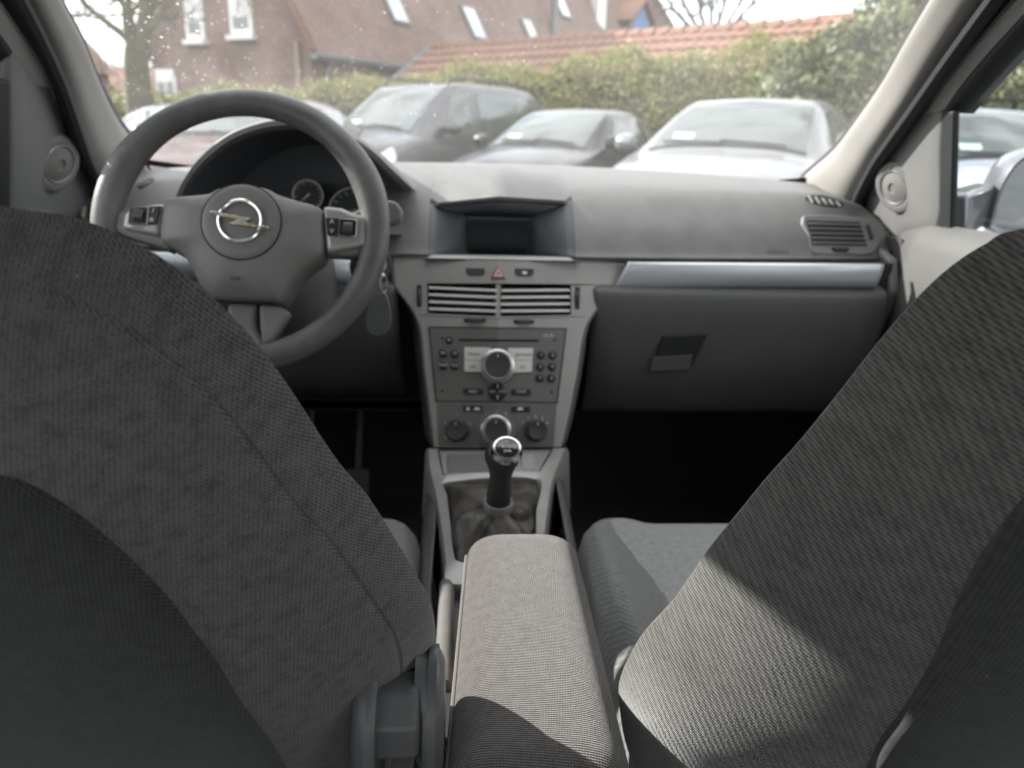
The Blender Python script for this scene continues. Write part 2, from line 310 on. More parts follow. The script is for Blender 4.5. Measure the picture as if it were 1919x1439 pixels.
M_ROOF = tile_mat('old_roof', (.16, .108, .092), (.26, .175, .145), .3)
M_TILE = mat('clay_tile', (.19, .095, .07), .8, bump=.3, bscale=30, vcol=(.29, .155, .115), vscale=1.1, vpos=(.3, .7))
M_WHITE = mat('white_paint', (.78, .78, .76), .5, var=.04)
M_PANE = mat('house_pane', (.10, .12, .14), .08, spec=.8)
M_SKYL = mat('skylight_glass', (.45, .47, .5), .06, spec=1.0, metal=.5)
M_ZINC = mat('zinc', (.17, .18, .19), .45, metal=.5)
M_BLUE = mat('blue_board', (.10, .2, .42), .6)
def quad(a, b, c, d, uv=True):
    V = [A(*a), A(*b), A(*c), A(*d)]; w_ = np.linalg.norm(V[1]-V[0]); h = np.linalg.norm(V[3]-V[0])
    return V, [(0, 1, 2, 3)], [(0, 0), (w_, 0), (w_, h), (0, h)]
# --- long brick house: corner K, side runs along dS to the right and away, gable along dG to the left
K0 = P(580, 60, y=21.5); K0[2] = 0; EAVE = P(580, 55, y=21.5)[2]
VPs = unit(A(.575, .818, 0)); VPg = unit(A(-.90, .43, 0)); LEN = 34.; GW = 5.6; RIDGE = EAVE+5.2
house = thing('brick_house', 'long red brick house with steep tiled roof and white shutters behind the hedge', 'house', tuple(K0))
def hp(s, g, z): return K0+VPs*s+VPg*g+A(0, 0, z)
def uvwall(V): return [(np.dot(v-K0, VPs)+np.dot(v-K0, VPg), v[2]) for v in V]
# gable wall with its own thickness
gpoly = [hp(0, 0, 0), hp(0, GW, 0), hp(0, GW, EAVE-.15), hp(0, GW/2, RIDGE-.15), hp(0, 0, EAVE-.15)]
V, F = extr(gpoly, -np.cross(VPg, A(0, 0, 1)), -.25, 0.0)
mk('gable_wall', V, F, M_BRICK, house, smooth=False, uv=uvwall(np.asarray(V)))
V, F = extr([hp(.26, 0, 0), hp(LEN, 0, 0), hp(LEN, 0, EAVE-.1), hp(.26, 0, EAVE-.1)], np.cross(VPs, A(0, 0, 1)), -.25, 0)
mk('side_wall', V, F, M_BRICK, house, smooth=False, uv=uvwall(np.asarray(V)))
def roofslab(name, a, b, c, d, parent, m, t=.16):
    a, b, c, d = map(lambda q: np.asarray(q, float), (a, b, c, d)); n = unit(np.cross(b-a, d-a)); e1 = unit(b-a); e2 = np.cross(n, e1)
    V, F = extr([a, b, c, d], n, 0, t); V = np.asarray(V)
    return mk(name, V, F, m, parent, smooth=False, uv=[(np.dot(v-a, e1), np.dot(v-a, e2)) for v in V])
ov = .35; sl = (RIDGE-EAVE)/(GW/2)
rf = roofslab('roof', hp(-.3, -ov, EAVE-ov*sl), hp(LEN, -ov, EAVE-ov*sl), hp(LEN-4, GW/2, RIDGE), hp(-.3, GW/2, RIDGE), house, M_ROOF)
roofslab('roof', hp(LEN, GW+ov, EAVE-ov*sl), hp(-.3, GW+ov, EAVE-ov*sl), hp(-.3, GW/2, RIDGE+.01), hp(LEN-4, GW/2, RIDGE+.01), house, M_ROOF)
V, F = tube([hp(-.3, -ov-.02, EAVE-ov*sl+.02), hp(LEN, -ov-.02, EAVE-ov*sl+.02)], .13, 8); mk('gutter', V, F, M_ZINC, house)
V, F = tube([hp(.45, -ov, EAVE-ov*sl), hp(.45, -.12, EAVE-1.0), hp(.45, -.1, 0)], .11, 8); mk('downpipe', V, F, M_ZINC, house)
V, F = tube([hp(-.08, .35, EAVE-.3), hp(-.08, .35, 0)], .07, 8); mk('downpipe', V, F, mat('pipe_beige', (.35, .26, .2), .6), house)
for s_ in (-1, 1):   # orange verge tiles up the gable edge
    g0 = 0-ov if s_ < 0 else GW+ov
    V, F = tube([hp(-.33, g0, EAVE-ov*sl+.12), hp(-.33, GW/2, RIDGE+.12)], .06, 6); mk('verge', V, F, M_TILE, house)
GN = unit(np.cross(VPg, A(0, 0, 1))); GN = GN if GN[1] < 0 else -GN; GPL = (K0, GN)
def gwin(p0, p1, name, frame_m, closed):
    """window or shutter box on the gable wall between pixel corners"""
    a, b = P(*p0, pl=GPL), P(*p1, pl=GPL); xs = (np.dot(a-K0, VPg), np.dot(b-K0, VPg)); g0, g1 = min(xs), max(xs); z1, z0 = max(a[2], b[2]), min(a[2], b[2])
    q = lambda g, z, h: K0+VPg*g+A(0, 0, z)+GN*h
    wf = mk(name, *extr([q(g0, z0, 0), q(g1, z0, 0), q(g1, z1, 0), q(g0, z1, 0)], GN, .002, .10), frame_m, house, smooth=False, bevel=.015)
    if closed:
        n = 9
        for i in range(n):
            za = z0+.5+(z1-z0-.55)*i/n; zb = za+(z1-z0-.55)/n*.82
            mk('slat', *extr([q(g0+.06, za, 0), q(g1-.06, za, 0), q(g1-.06, zb, 0), q(g0+.06, zb, 0)], GN, .101, .13), M_WHITE, wf, smooth=False)
        mk('pane', *extr([q(g0+.12, z0+.16, 0), q(g1-.12, z0+.16, 0), q(g1-.12, z0+.45, 0), q(g0+.12, z0+.45, 0)], GN, .101, .106), M_PANE, wf, smooth=False)
        mk('sill', *extr([q(g0-.08, z0-.12, 0), q(g1+.08, z0-.12, 0), q(g1+.08, z0, 0), q(g0-.08, z0, 0)], GN, .002, .22), M_WHITE, wf, smooth=False)
    else:
        for k in range(2):
            ga = g0+.07+(g1-g0-.07)*k/2; gb = ga+(g1-g0-.21)/2
            mk('pane', *extr([q(ga, z0+.07, 0), q(gb, z0+.07, 0), q(gb, z1-.35, 0), q(ga, z1-.35, 0)], GN, .101, .106), M_PANE, wf, smooth=False)
gwin((343, -40), (388, 75), 'shutter_window', M_WHITE, True); gwin((428, -40), (478, 66), 'shutter_window', M_WHITE, True)
gwin((294, 130), (336, 185), 'window', M_WHITE, False)
# roof furniture: skylights, vent pipe, dormer, chimney
RN = unit(np.cross(hp(1, 0, 0)-hp(0, 0, 0), hp(0, GW/2, RIDGE)-hp(0, 0, EAVE))); RN = RN if RN[2] > 0 else -RN; RPL = (hp(0, 0, EAVE)+RN*.17, RN)
RE = unit(hp(0, GW/2, RIDGE)-hp(0, 0, EAVE))
for px, py, ww, hh in ((737, 12, .75, 1.15), (886, 45, .8, 1.2), (993, 62, .75, 1.1), (1049, 8, .85, 1.3)):
    c = P(px, py, pl=RPL); q = [c+VPs*a*ww/2+RE*b*hh/2 for a, b in ((-1, -1), (1, -1), (1, 1), (-1, 1))]
    sk = mk('skylight', *extr(q, RN, 0, .09), M_ZINC, house, smooth=False)
    q = [c+VPs*a*(ww/2-.08)+RE*b*(hh/2-.08) for a, b in ((-1, -1), (1, -1), (1, 1), (-1, 1))]
    mk('pane', *extr(q, RN, .091, .10), M_SKYL, sk, smooth=False)
c = P(1038, 66, pl=RPL); mk('vent_pipe', *tube([c, c+A(0, 0, 1.7)], .16, 10), M_ZINC, house)
c = P(1120, 28, pl=RPL); mk('chimney', *box(c+A(0, 0, .3), (.55, .55, 1.8), .6), M_WHITE, house, smooth=False)
c = P(1190, 62, pl=RPL)+A(0, 0, -.2); d1 = unit(A(-RN[0], -RN[1], 0)); q = lambda a, b, z: c+VPs*a+(-d1)*b+A(0, 0, z)
dm = mk('dormer', *extr([q(-1.3, .3, -.6), q(1.3, .3, -.6), q(1.3, .3, .7), q(0, .3, 1.6), q(-1.3, .3, .7)], -d1, -2.6, 0), M_BRICK, house, smooth=False, uv=[(0, 0)]*10)
mk('gable_board', *extr([q(-.9, .3, .1), q(.9, .3, .1), q(.9, .3, .7), q(0, .3, 1.35), q(-.9, .3, .7)], -d1, .005, .03), M_BLUE, dm, smooth=False)
for s_ in (-1, 1):
    a = [q(s_*1.6, .55, .5), q(s_*1.6, -3.2, .5), q(0, -3.2, 1.65), q(0, .55, 1.65)]
    n = unit(np.cross(a[1]-a[0], a[3]-a[0])); n = n if n[2] > 0 else -n; V, F = extr(a, n, 0.01, .14); mk('dormer_roof', V, F, M_TILE, dm, smooth=False)
# --- low outbuilding with single clay tiles
RL, RRt = P(812, 92, y=23.0), P(1566, 42, y=16.0); zr = (RL[2]+RRt[2])/2
RL = P(812, 92, z=zr) if False else RL
shed = thing('tiled_outbuilding', 'low outbuilding with bright orange clay tile roof above the hedge', 'outbuilding', (RL[0]*.5+RRt[0]*.5, RL[1]*.5+RRt[1]*.5, 0))
RL[2] = RRt[2] = zr
ex = unit(RRt-RL); L0 = np.linalg.norm(RRt-RL); dn = unit(np.cross(ex, A(0, 0, 1))); dn = dn if dn[1] < 0 else -dn
ds = unit(dn*.84+A(0, 0, -.54)); tn = unit(np.cross(ex, ds)); tn = tn if tn[2] > 0 else -tn; SL = 3.1
roofslab('roof', RL+ds*SL-tn*.17, RRt+ds*SL-tn*.17, RRt-tn*.17, RL-tn*.17, shed, M_TILE, .14)
V = [RL, RRt, RRt+ds*SL, RL+ds*SL]
base = RL+ds*(SL-.25)
wv = [A(base[0], base[1], 0), A(base[0], base[1], 0)+ex*L0]
mk('wall', *extr([wv[0], wv[1], wv[1]+A(0, 0, zr-SL*.54-.2), wv[0]+A(0, 0, zr-SL*.54-.2)], dn, -.2, 0), M_BRICK, shed, smooth=False, uv=[(0, 0), (1, 0), (1, 1), (0, 1)]*2)
# tile: shallow S pan
TW, TL = L0/42, .42
def tile_mesh():
    rows = []
    for j, (t, h) in enumerate(((0, .0), (1, .055))):
        r = []
        for k in range(7):
            x = k/6; r.append(ex*(x-.5)*TW*1.02+ds*(t-.5)*TL*1.12+tn*(h+.045*math.sin(math.pi*min(1, x*1.25))**2+.01))
        rows.append(r)
    V, F = loft(rows); n = len(V); V = V+[rows[1][k]-tn*.05 for k in range(7)]; F += [(7+k, n+k, n+k+1, 7+k+1) for k in range(6)]
    return np.array(V), F
V, F = tile_mesh(); t0 = mk('roof_tile', V, F, M_TILE, shed, origin=(0, 0, 0)); nrow = 7
k = 0; hip = .965
for i in range(nrow):
    for j in range(42):
        o = t0 if k == 0 else t0.copy()
        if k: C.objects.link(o); o.parent = shed
        o.location = RL+ex*(j+.5)*TW+ds*(i+.5)*TL-WL[shed]+tn*random.uniform(-.006, .006); k += 1
for j in range(30):
    a = RL+ex*L0*j/30; b = RL+ex*L0*(j+1.08)/30
    mk('ridge_tile', *tube([a-A(0, 0, .02), b+A(0, 0, .02)], [.13, .15], 8), M_TILE, shed)
mk('verge_board', *tube([RL-ex*.12+tn*.02, RL-ex*.12+ds*SL+tn*.02], .1, 6), M_ZINC, shed)
for j in range(9):   # hip at the right end, big rounded tiles
    hd = unit(ds*.9+ex*.62); a = RRt+hd*.36*j; mk('hip_tile', *tube([a, a+hd*.4+A(0, 0, .03)], [.13, .17], 8), M_TILE, shed)
a = RRt-ds*0-dn*.8; V, F = extr([a+A(0, 0, .1)-ex*.6, a+ex*2.6+A(0, 0, .1), a+ex*2.6+A(0, 0, -.9)+dn*.9, a-ex*.2+A(0, 0, -.9)+dn*.9], tn, 0, .1); mk('wing_roof', V, F, M_TILE, shed, smooth=False)
mk('ridge_tile', *tube([a-ex*.6+A(0, 0, .16), a+ex*2.6+A(0, 0, .16)], .14, 8), M_TILE, shed)
# --- distant gabled house at far left
fh = thing('far_house', 'distant brown-roofed house beyond the bare tree', 'house', (-22, 33, 0))
c = P(40, 130, y=36); c[2] = 0
mk('wall', *box(c+A(-3, 2, 2), (8, 8, 4)), M_BRICK, fh, smooth=False, uv=[(0, 0)]*8)
mk('roof', [c+A(-7.4, -2.4, 4), c+A(1.3, -2.4, 3.6), c+A(1.3, 6.4, 3.6), c+A(-7.4, 6.4, 4), c+A(-3, -2.4, 9), c+A(-3, 6.4, 9)], [(0, 1, 4), (1, 2, 5, 4), (2, 3, 5), (3, 0, 4, 5), (0, 3, 2, 1)], M_ROOF, fh, smooth=False, uv=[(0, 0), (8, 0), (8, 9), (0, 9), (4, 5), (4, 9)])
for nm, x0, yy, ww in (('low_house', 205, 40, 7),):
    lh = thing('low_house', 'small far house with orange roof just above the hedge', 'house', tuple(P(235, 170, y=44)*A(1, 1, 0)))
    c = WL[lh]; mk('wall', *box(c+A(0, 0, 1.3), (9, 5, 2.6)), M_WHITE, lh, smooth=False)
    mk('roof', [c+A(-4.7, -2.8, 2.6), c+A(4.7, -2.8, 2.6), c+A(4.7, 2.8, 2.6), c+A(-4.7, 2.8, 2.6), c+A(-4.7, 0, 4.2), c+A(4.7, 0, 4.2)], [(0, 1, 5, 4), (2, 3, 4, 5), (0, 4, 3), (1, 2, 5), (0, 3, 2, 1)], M_TILE, lh, smooth=False)
# --- trees
M_BARK = mat('bark', (.07, .058, .042), .95, bump=.8, bscale=18, vcol=(.13, .13, .06), vscale=3, vpos=(.4, .7))
def branch(p, d, ln, r, depth, outl, spread, nseg=4, minr=.012):
    pts = [p]; rs = [r]; q = p.copy(); dd = d.copy()
    for i in range(nseg):
        dd = unit(dd+rng.normal(0, .12, 3)+A(0, 0, .05)); q = q+dd*ln/nseg; pts.append(q.copy()); rs.append(max(minr*.6, r*(1-.5*(i+1)/nseg)))
    outl.append((pts, rs))
    if depth > 0:
        for k in range(rng.integers(3, 5)):
            t = rng.uniform(.35, 1); i = min(nseg, int(round(t*nseg))); nd = unit(dd+rng.normal(0, spread, 3))
            branch(pts[i], nd, ln*rng.uniform(.5, .75), rs[i]*.62, depth-1, outl, spread, 3, minr)
def joined(outl, n): return merge(*[tube(p, r, n, caps=False) for p, r in outl])
def bare_tree(name, label, base, limbs, trunk, tr, depth=4):
    t = thing(name, label, 'tree', tuple(base)); mk('trunk', *tube(smoothpts(trunk, 4), list(np.interp(np.linspace(0, 1, (len(trunk)-1)*4+1), np.linspace(0, 1, len(tr)), tr)), 14), M_BARK, t)
    tw = []
    for pts, r in limbs:
        sp = smoothpts(pts, 4); rs = list(np.linspace(r, r*.45, len(sp))); mk('limb', *tube(sp, rs, 10), M_BARK, t)
        for k in range(7):
            i = rng.integers(len(sp)//3, len(sp)); d = unit(sp[min(i+1, len(sp)-1)]-sp[i-1]); branch(sp[i], unit(d+rng.normal(0, .6, 3)), rng.uniform(1.2, 2.2), rs[i]*.5, depth-1, tw, .5)
    o = mk('twigs', *joined(tw, 4), M_BARK, t); o['kind'] = 'stuff'; return t
YT = 17.; TB = P(258, 168, y=YT); g = TB.copy(); g[2] = 0
tp = lambda x, y, dy=0: P(x, y, y=YT+dy)
bare_tree('bare_tree', 'leafless grey-barked tree with forked trunk left of the brick house', g,
    [([tp(250, 90), tp(243, 55), tp(238, 20), tp(232, -30), tp(225, -110)], .15), ([tp(264, 90), tp(270, 55), tp(272, 20), tp(270, -30), tp(280, -110)], .15),
     ([tp(242, 75), tp(225, 60), tp(200, 42), tp(175, 22), tp(155, 5), tp(140, -25)], .085), ([tp(272, 60), tp(290, 40), tp(305, 10, .5), tp(325, -40, .8)], .1)],
    [g, tp(257, 140), tp(257, 80)], [.34, .25, .21], 4)
YT2 = 46.; b2 = P(1330, 40, y=YT2); b2[2] = 0
lm = []
for k, dx in enumerate((-95, -60, -25, 5, 35, 70, 100)):
    lm.append(([P(1330+dx*.15, 70, y=YT2), P(1330+dx*.5, 40, y=YT2), P(1330+dx*.8, 5, y=YT2), P(1330+dx*1.1, -50, y=YT2)], .14))
bare_tree('bare_tree', 'wide leafless tree rising behind the clay tile roof', b2, lm, [b2, P(1330, 90, y=YT2), P(1330, 60, y=YT2)], [.5, .4, .3], 4)
# --- hedge and bushes
def leaf_mass(pts, nrm, size, jitter=.6):
    n = len(pts); a = rng.normal(0, 1, (n, 3)); d = nrm+a*jitter; d /= np.linalg.norm(d, axis=1)[:, None]
    t = np.cross(d, rng.normal(0, 1, (n, 3))); t /= np.linalg.norm(t, axis=1)[:, None]; b = np.cross(d, t); s = (size*rng.uniform(.6, 1.3, n))[:, None]
    V = np.stack([pts-t*s, pts-b*s*.5, pts+t*s, pts+b*s*.5], 1).reshape(-1, 3); F = np.arange(4*n).reshape(-1, 4); return V, F
def foliage_mat(name, c1, c2, c3):
    m = bpy.data.materials.new(name); m.use_nodes = True; t = m.node_tree; N = t.nodes.new; K = t.links.new; b = t.nodes['Principled BSDF']; b.inputs['Roughness'].default_value = .5
    g = N('ShaderNodeNewGeometry'); r = N('ShaderNodeValToRGB'); e = r.color_ramp.elements; e[0].color = (*c1, 1); e[1].color = (*c3, 1); q = e.new(.55); q.color = (*c2, 1)
    K(g.outputs['Random Per Island'], r.inputs[0]); K(r.outputs[0], b.inputs['Base Color'])
    tl = N('ShaderNodeBsdfTranslucent'); K(r.outputs[0], tl.inputs[0]); mx = N('ShaderNodeMixShader'); mx.inputs[0].default_value = .3; o = t.nodes['Material Output']; K(b.outputs[0], mx.inputs[1]); K(tl.outputs[0], mx.inputs[2]); K(mx.outputs[0], o.inputs[0])
    return m
M_HEDGE = foliage_mat('hedge_leaf', (.15, .155, .06), (.28, .28, .10), (.40, .39, .13))
M_BUSH = foliage_mat('bush_leaf', (.03, .05, .018), (.10, .125, .04), (.26, .28, .14))
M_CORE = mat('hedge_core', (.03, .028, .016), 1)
# hedge axis: bottom line positions (x,y) and height
hx = [P(150, 178, y=19.5), P(600, 153, y=17.5), P(800, 130, y=16.5), P(1000, 112, y=15.4), P(1200, 92, y=14.2), P(1400, 80, y=12.9), P(1520, 62, y=12.0), P(1700, 50, y=11.0)]
hs = smoothpts(hx, 10)
hedge = thing('hedge', 'long clipped green hedge running behind the row of parked cars', 'hedge', tuple(hs[30]*A(1, 1, 0)))
hs = np.array(hs); seg = np.linalg.norm(np.diff(hs[:, :2], axis=0), axis=1); cum = np.r_[0, np.cumsum(seg)]
def hsample(n):
    s = rng.uniform(0, cum[-1], n); x = np.interp(s, cum, hs[:, 0]); y = np.interp(s, cum, hs[:, 1]); h = np.interp(s, cum, hs[:, 2])
    return x, y, h-.16+.10*np.sin(s*2.1)+.07*np.sin(s*5.3+1)+.04*np.sin(s*11), s
n = 90000; x, y, h, s = hsample(n); f = rng.uniform(0, 1, n); top = f > .72
z = np.where(top, h+rng.normal(0, .05, n)+rng.exponential(.05, n), h*rng.uniform(0, 1, n)**.8); dep = np.where(top, rng.uniform(0, 1.1, n), rng.normal(0, .09, n)+.08*np.sin(s*3+z*4))
P_ = np.stack([x-.35*dep*-1*0+dep*.38, y+dep*.92, z], 1); nr = np.where(top[:, None], A(0, 0, 1), A(-.35, -.9, .2))
V, F = leaf_mass(P_, nr, np.full(n, .036)); o = mk('foliage', V, F.tolist(), M_HEDGE, hedge, smooth=False); o['kind'] = 'stuff'
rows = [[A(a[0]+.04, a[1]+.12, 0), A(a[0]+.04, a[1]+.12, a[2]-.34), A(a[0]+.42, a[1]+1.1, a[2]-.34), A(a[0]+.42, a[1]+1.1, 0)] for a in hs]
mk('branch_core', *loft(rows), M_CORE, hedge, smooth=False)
for i in range(0, 60):   # bare stems at the foot of the hedge
    pass
st = []
for i in range(160):
    x, y, h, s = hsample(1); b0 = A(x[0], y[0]-.05, 0); st.append(([b0, b0+A(random.uniform(-.15, .15), -.05, 1.0), b0+A(random.uniform(-.25, .25), 0, 1.9)], [.02, .016, .01]))
o = mk('stems', *joined(st, 4), M_BARK, hedge); o['kind'] = 'stuff'
def bush(label, blobs, n, size, base):
    t = thing('evergreen_bush', label, 'bush', tuple(base)); pts = []; nr = []; core = []
    for c, r in blobs:
        k = int(n*r**2/sum(q[1]**2 for q in blobs)); d = rng.normal(0, 1, (k, 3)); d /= np.linalg.norm(d, axis=1)[:, None]
        rr = r*(.82+.22*rng.uniform(0, 1, k)+.1*np.sin(d[:, 0]*9)+.1*np.sin(d[:, 2]*8)); pts.append(np.asarray(c)+d*rr[:, None]); nr.append(d)
        core.append(lathe(np.asarray(c)-A(0, 0, r*.75), (0, 0, 1), [(.05, 0), (r*.6, r*.3), (r*.75, r*.75), (r*.5, r*1.3), (.05, r*1.5)], 10))
    V, F = leaf_mass(np.vstack(pts), np.vstack(nr), np.full(sum(map(len, pts)), size)); o = mk('foliage', V, F.tolist(), M_BUSH, t, smooth=False); o['kind'] = 'stuff'
    mk('branch_core', *merge(*core), M_CORE, t)
    mk('stem', *tube([np.asarray(base), np.asarray(blobs[0][0])], [.12, .06], 8), M_BARK, t); return t
bb = lambda x, y, Y, r: (P(x, y, y=Y), r)
q = P(1620, 250, y=11.2); bush('tall glossy evergreen bush at the right end of the hedge', [bb(1600, 175, 11.0, .85), bb(1690, 90, 10.8, .9), bb(1500, 190, 11.4, .75), bb(1660, 215, 10.6, .8), bb(1760, 20, 10.9, .8), bb(1720, 180, 10.4, .9)], 17000, .06, (q[0], q[1], 0))
q = P(1990, 250, y=9.5); bush('green bush behind the car seen through the passenger window', [bb(1900, 190, 9.5, .8), bb(1990, 120, 9.6, 1.0), bb(1850, 200, 9.9, .7), bb(2080, 160, 9.2, 1.0)], 11000, .055, (q[0], q[1], 0))
# --- parked cars
def paint(name, col, metal=.4): return mat(name, col, .32, metal=metal, coat=.45)
M_CGL = mat('car_glass', (.10, .115, .115), .04, metal=.25, spec=1.0)
M_CGD = mat('car_glass_dark', (.02, .024, .026), .05, spec=.9)
M_TYRE = mat('tyre', (.02, .02, .02), .9); M_ALLOY = mat('alloy', (.5, .5, .52), .3, metal=.9); M_LAMP = mat('lamp_glass', (.6, .62, .65), .08, metal=.4)
M_STK = mat('sticker', (.45, .6, .52), .5)
HATCH = [(2.08, .28, .50, .52, .52, .60, .36), (1.98, .20, .74, .60, .72, .70, .52), (1.75, .18, .84, .68, .82, .80, .60), (1.40, .18, .87, .78, .85, .895, .64), (1.08, .18, .88, .86, .86, .955, .66), (.96, .18, .88, .89, .86, 1.0, .665), (.62, .18, .88, .91, .86, 1.20, .635), (.24, .18, .88, .92, .86, 1.385, .585), (0.0, .18, .88, .93, .86, 1.425, .575), (-.5, .18, .88, .94, .86, 1.45, .575), (-1.1, .18, .88, .96, .86, 1.42, .56), (-1.55, .18, .87, .98, .84, 1.33, .54), (-1.85, .2, .85, 1.0, .82, 1.12, .56), (-2.02, .25, .80, .92, .78, .99, .58), (-2.1, .35, .70, .7, .70, .8, .55)]
COUPE = [(2.06, .28, .50, .52, .52, .58, .36), (1.95, .20, .74, .60, .70, .68, .52), (1.7, .18, .83, .70, .80, .80, .60), (1.35, .18, .86, .80, .83, .90, .63), (1.02, .18, .86, .87, .84, .965, .65), (.9, .18, .86, .90, .84, 1.0, .655), (.55, .18, .86, .92, .84, 1.21, .62), (.16, .18, .86, .93, .84, 1.39, .57), (-.1, .18, .86, .94, .84, 1.43, .55), (-.55, .18, .86, .96, .84, 1.44, .55), (-1.0, .18, .86, .985, .84, 1.38, .52), (-1.4, .18, .85, 1.01, .82, 1.24, .49), (-1.75, .2, .83, 1.02, .78, 1.06, .52), (-1.92, .25, .78, .92, .74, .97, .55), (-2.0, .35, .68, .7, .68, .8, .52)]
VAN = [(2.18, .28, .55, .60, .56, .72, .42), (2.1, .20, .78, .70, .76, .88, .56), (1.85, .18, .87, .85, .85, 1.0, .64), (1.5, .18, .89, .95, .87, 1.08, .68), (1.32, .18, .9, .99, .88, 1.13, .70), (1.0, .18, .9, 1.02, .88, 1.38, .69), (.62, .18, .9, 1.03, .88, 1.66, .66), (.42, .18, .9, 1.03, .88, 1.75, .65), (0, .18, .9, 1.04, .88, 1.80, .66), (-.8, .18, .9, 1.05, .88, 1.81, .66), (-1.5, .18, .9, 1.05, .88, 1.80, .66), (-1.95, .2, .89, 1.05, .87, 1.72, .64), (-2.12, .25, .87, 1.0, .85, 1.4, .66), (-2.2, .35, .82, .8, .82, .95, .70)]
def cat(p, t):
    i = int(min(max(math.floor(t), 0), len(p)-2)); f = t-i; g = lambda k: p[min(max(k, 0), len(p)-1)]
    a, b, c, d = g(i-1), g(i), g(i+1), g(i+2); return .5*((2*b)+(-a+c)*f+(2*a-5*b+4*c-d)*f*f+(-a+3*b-3*c+d)*f**3)
def car(name, label, prof, body_m, loc, rz, glass=None, rails=False, mirror_m=None, hatchwin=True, sidewin=None, ws=(5, 7), sc=1.0, plate=True):
    glass = glass or M_CGL; t = thing(name, label, 'car', (0, 0, 0), 'cars parked in the row facing us'); S = [A(*q) for q in prof]
    def sec(u):
        y, zb, wl, zbe, wb, zt, wt = cat(S, u); zm = (zb+zbe)*.5
        return [A(0, y, zb), A(.8*wl, y, zb), A(wl*.985, y, zb+.1), A(wl+.015, y, zm), A(wb, y, zbe), A(wb*.45+wt*.55+.03, y, zbe*.45+zt*.55), A(wt, y, zt-.02), A(wt*.6, y, zt+.018), A(0, y, zt+.03)]
    def pt(u, v): return cat(sec(u), v)
    us = np.linspace(0, len(S)-1, 70); vs_ = np.linspace(0, 8, 33)
    rows = []
    for u in us:
        h = [pt(u, v) for v in vs_]; rows.append([q*A(-1, 1, 1) for q in h[::-1]][:-1]+h)
    V, F = loft(rows); nn = len(rows[0]); F.append(tuple(range(nn))); F.append(tuple(range((len(rows)-1)*nn, len(rows)*nn))[::-1])
    bd = mk('body', V, F, body_m, t)
    def patch(nm, u0, u1, v0, v1, side, m, h=.006, parent=None, nu=10, nv=8, full=False):
        rows = []
        for i in range(nu+1):
            r = []
            vv = [v0+(v1-v0)*k/nv for k in range(nv+1)]
            seq = [(v, 1) for v in vv]
            if full: seq = [(v, -1) for v in vv]+[(v, 1) for v in vv[::-1][1:]]
            for v, sg in seq:
                f = (v-v0)/(v1-v0); ua = u0(f) if callable(u0) else u0; ub = u1(f) if callable(u1) else u1; u = ua+(ub-ua)*i/nu
                p = pt(u, v); e = .02; du = pt(min(u+e, len(S)-1), v)-pt(max(u-e, 0), v); dv = pt(u, min(v+e, 8))-pt(u, max(v-e, 0)); nrm = np.cross(dv, du)
                if v >= 7.99: nrm = np.cross(A(-1, 0, 0), du)
                nrm = unit(nrm); nrm = nrm if (nrm[0] > 0 or v > 6) and nrm[2] > -.3 else -nrm
                if v > 6 and nrm[2] < 0: nrm = -nrm
                q = p+nrm*h; r.append(q*A(sg*(side if not full else 1), 1, 1))
            rows.append(r)
        V, F = loft(rows); return mk(nm, V, F, m, parent or t)
    w_ = patch('windscreen', ws[0]+.1, ws[1]-.02, 6.12, 8, 1, glass, full=True, nu=12)
    patch('windscreen_band', ws[0]-.06, ws[0]+.1, 6.0, 8, 1, M_BLACK, .0055, w_, 2, 8, True)
    a = pt(ws[0]+.45, 6.7); b = pt(ws[0]+.25, 6.7)
    nst = unit(A(0, .6, .8)); c = pt(ws[0]+.35, 7.0); mk('sticker', *extr([c+A(-.09, 0, 0), c+A(.09, 0, 0), c+A(.09, -.06, .05), c+A(-.09, -.06, .05)], nst, .0075, .0085), M_STK, w_, smooth=False)
    for sd in (-1, 1):
        for ua, ub, sl0, sl1 in (sidewin or ((5.7, 8.6, 1.4, .05), (8.85, 10.6, .05, -.5))):
            patch('side_window', (lambda f, ua=ua, s=sl0: ua+s*f), (lambda f, ub=ub, s=sl1: ub+s*f), 4.15, 5.62, sd, M_CGD if glass is M_CGD else M_CGL, .006)
        c = pt(5.55, 4.2)*A(sd, 1, 1)+A(sd*.12, 0, .1)
        rr = [[c+A(sd*(xx), yy, 0)*1.0+A(0, 0, 0)+A(0, math.cos(k)*ry, math.sin(k)*rz_) for k in np.linspace(0, 2*math.pi, 15)[:-1]] for xx, yy, ry, rz_ in ((-.11, .0, .05, .05), (-.09, 0, .085, .075), (0, -.01, .10, .085), (.07, -.03, .08, .07), (.1, -.045, .03, .03))]
        V, F = loft(rr, True, True); mr = mk('door_mirror', V, F, mirror_m or body_m, t)
        mk('mirror_arm', *tube([c+A(-sd*.16, 0, -.08), c+A(-sd*.04, 0, -.03)], .03, 8), M_BLACK, mr)
        hl = patch('headlight', .95, 2.1, 3.35, 4.7, sd, M_LAMP, .006)
        for yy in (1.32*prof[0][0]/2.1, -1.28*prof[0][0]/2.1):
            R_ = .31; c2 = A(sd*.80, yy, R_)
            ty = mk('wheel', *lathe(c2, (sd, 0, 0), [(R_*.6, -.1), (R_*.93, -.1), (R_, -.05), (R_, .06), (R_*.93, .105), (R_*.66, .108)], 28), M_TYRE, t)
            sp = [lathe(c2, (sd, 0, 0), [(.05, .08), (.05, .115)], 12)]
            for k in range(5):
                th = k*2*math.pi/5; d = A(0, math.cos(th), math.sin(th)); e = A(0, -math.sin(th), math.cos(th)); sp.append(extr([c2+d*.04-e*.025, c2+d*.04+e*.025, c2+d*R_*.64+e*.035, c2+d*R_*.64-e*.035], (sd, 0, 0), .09, .112))
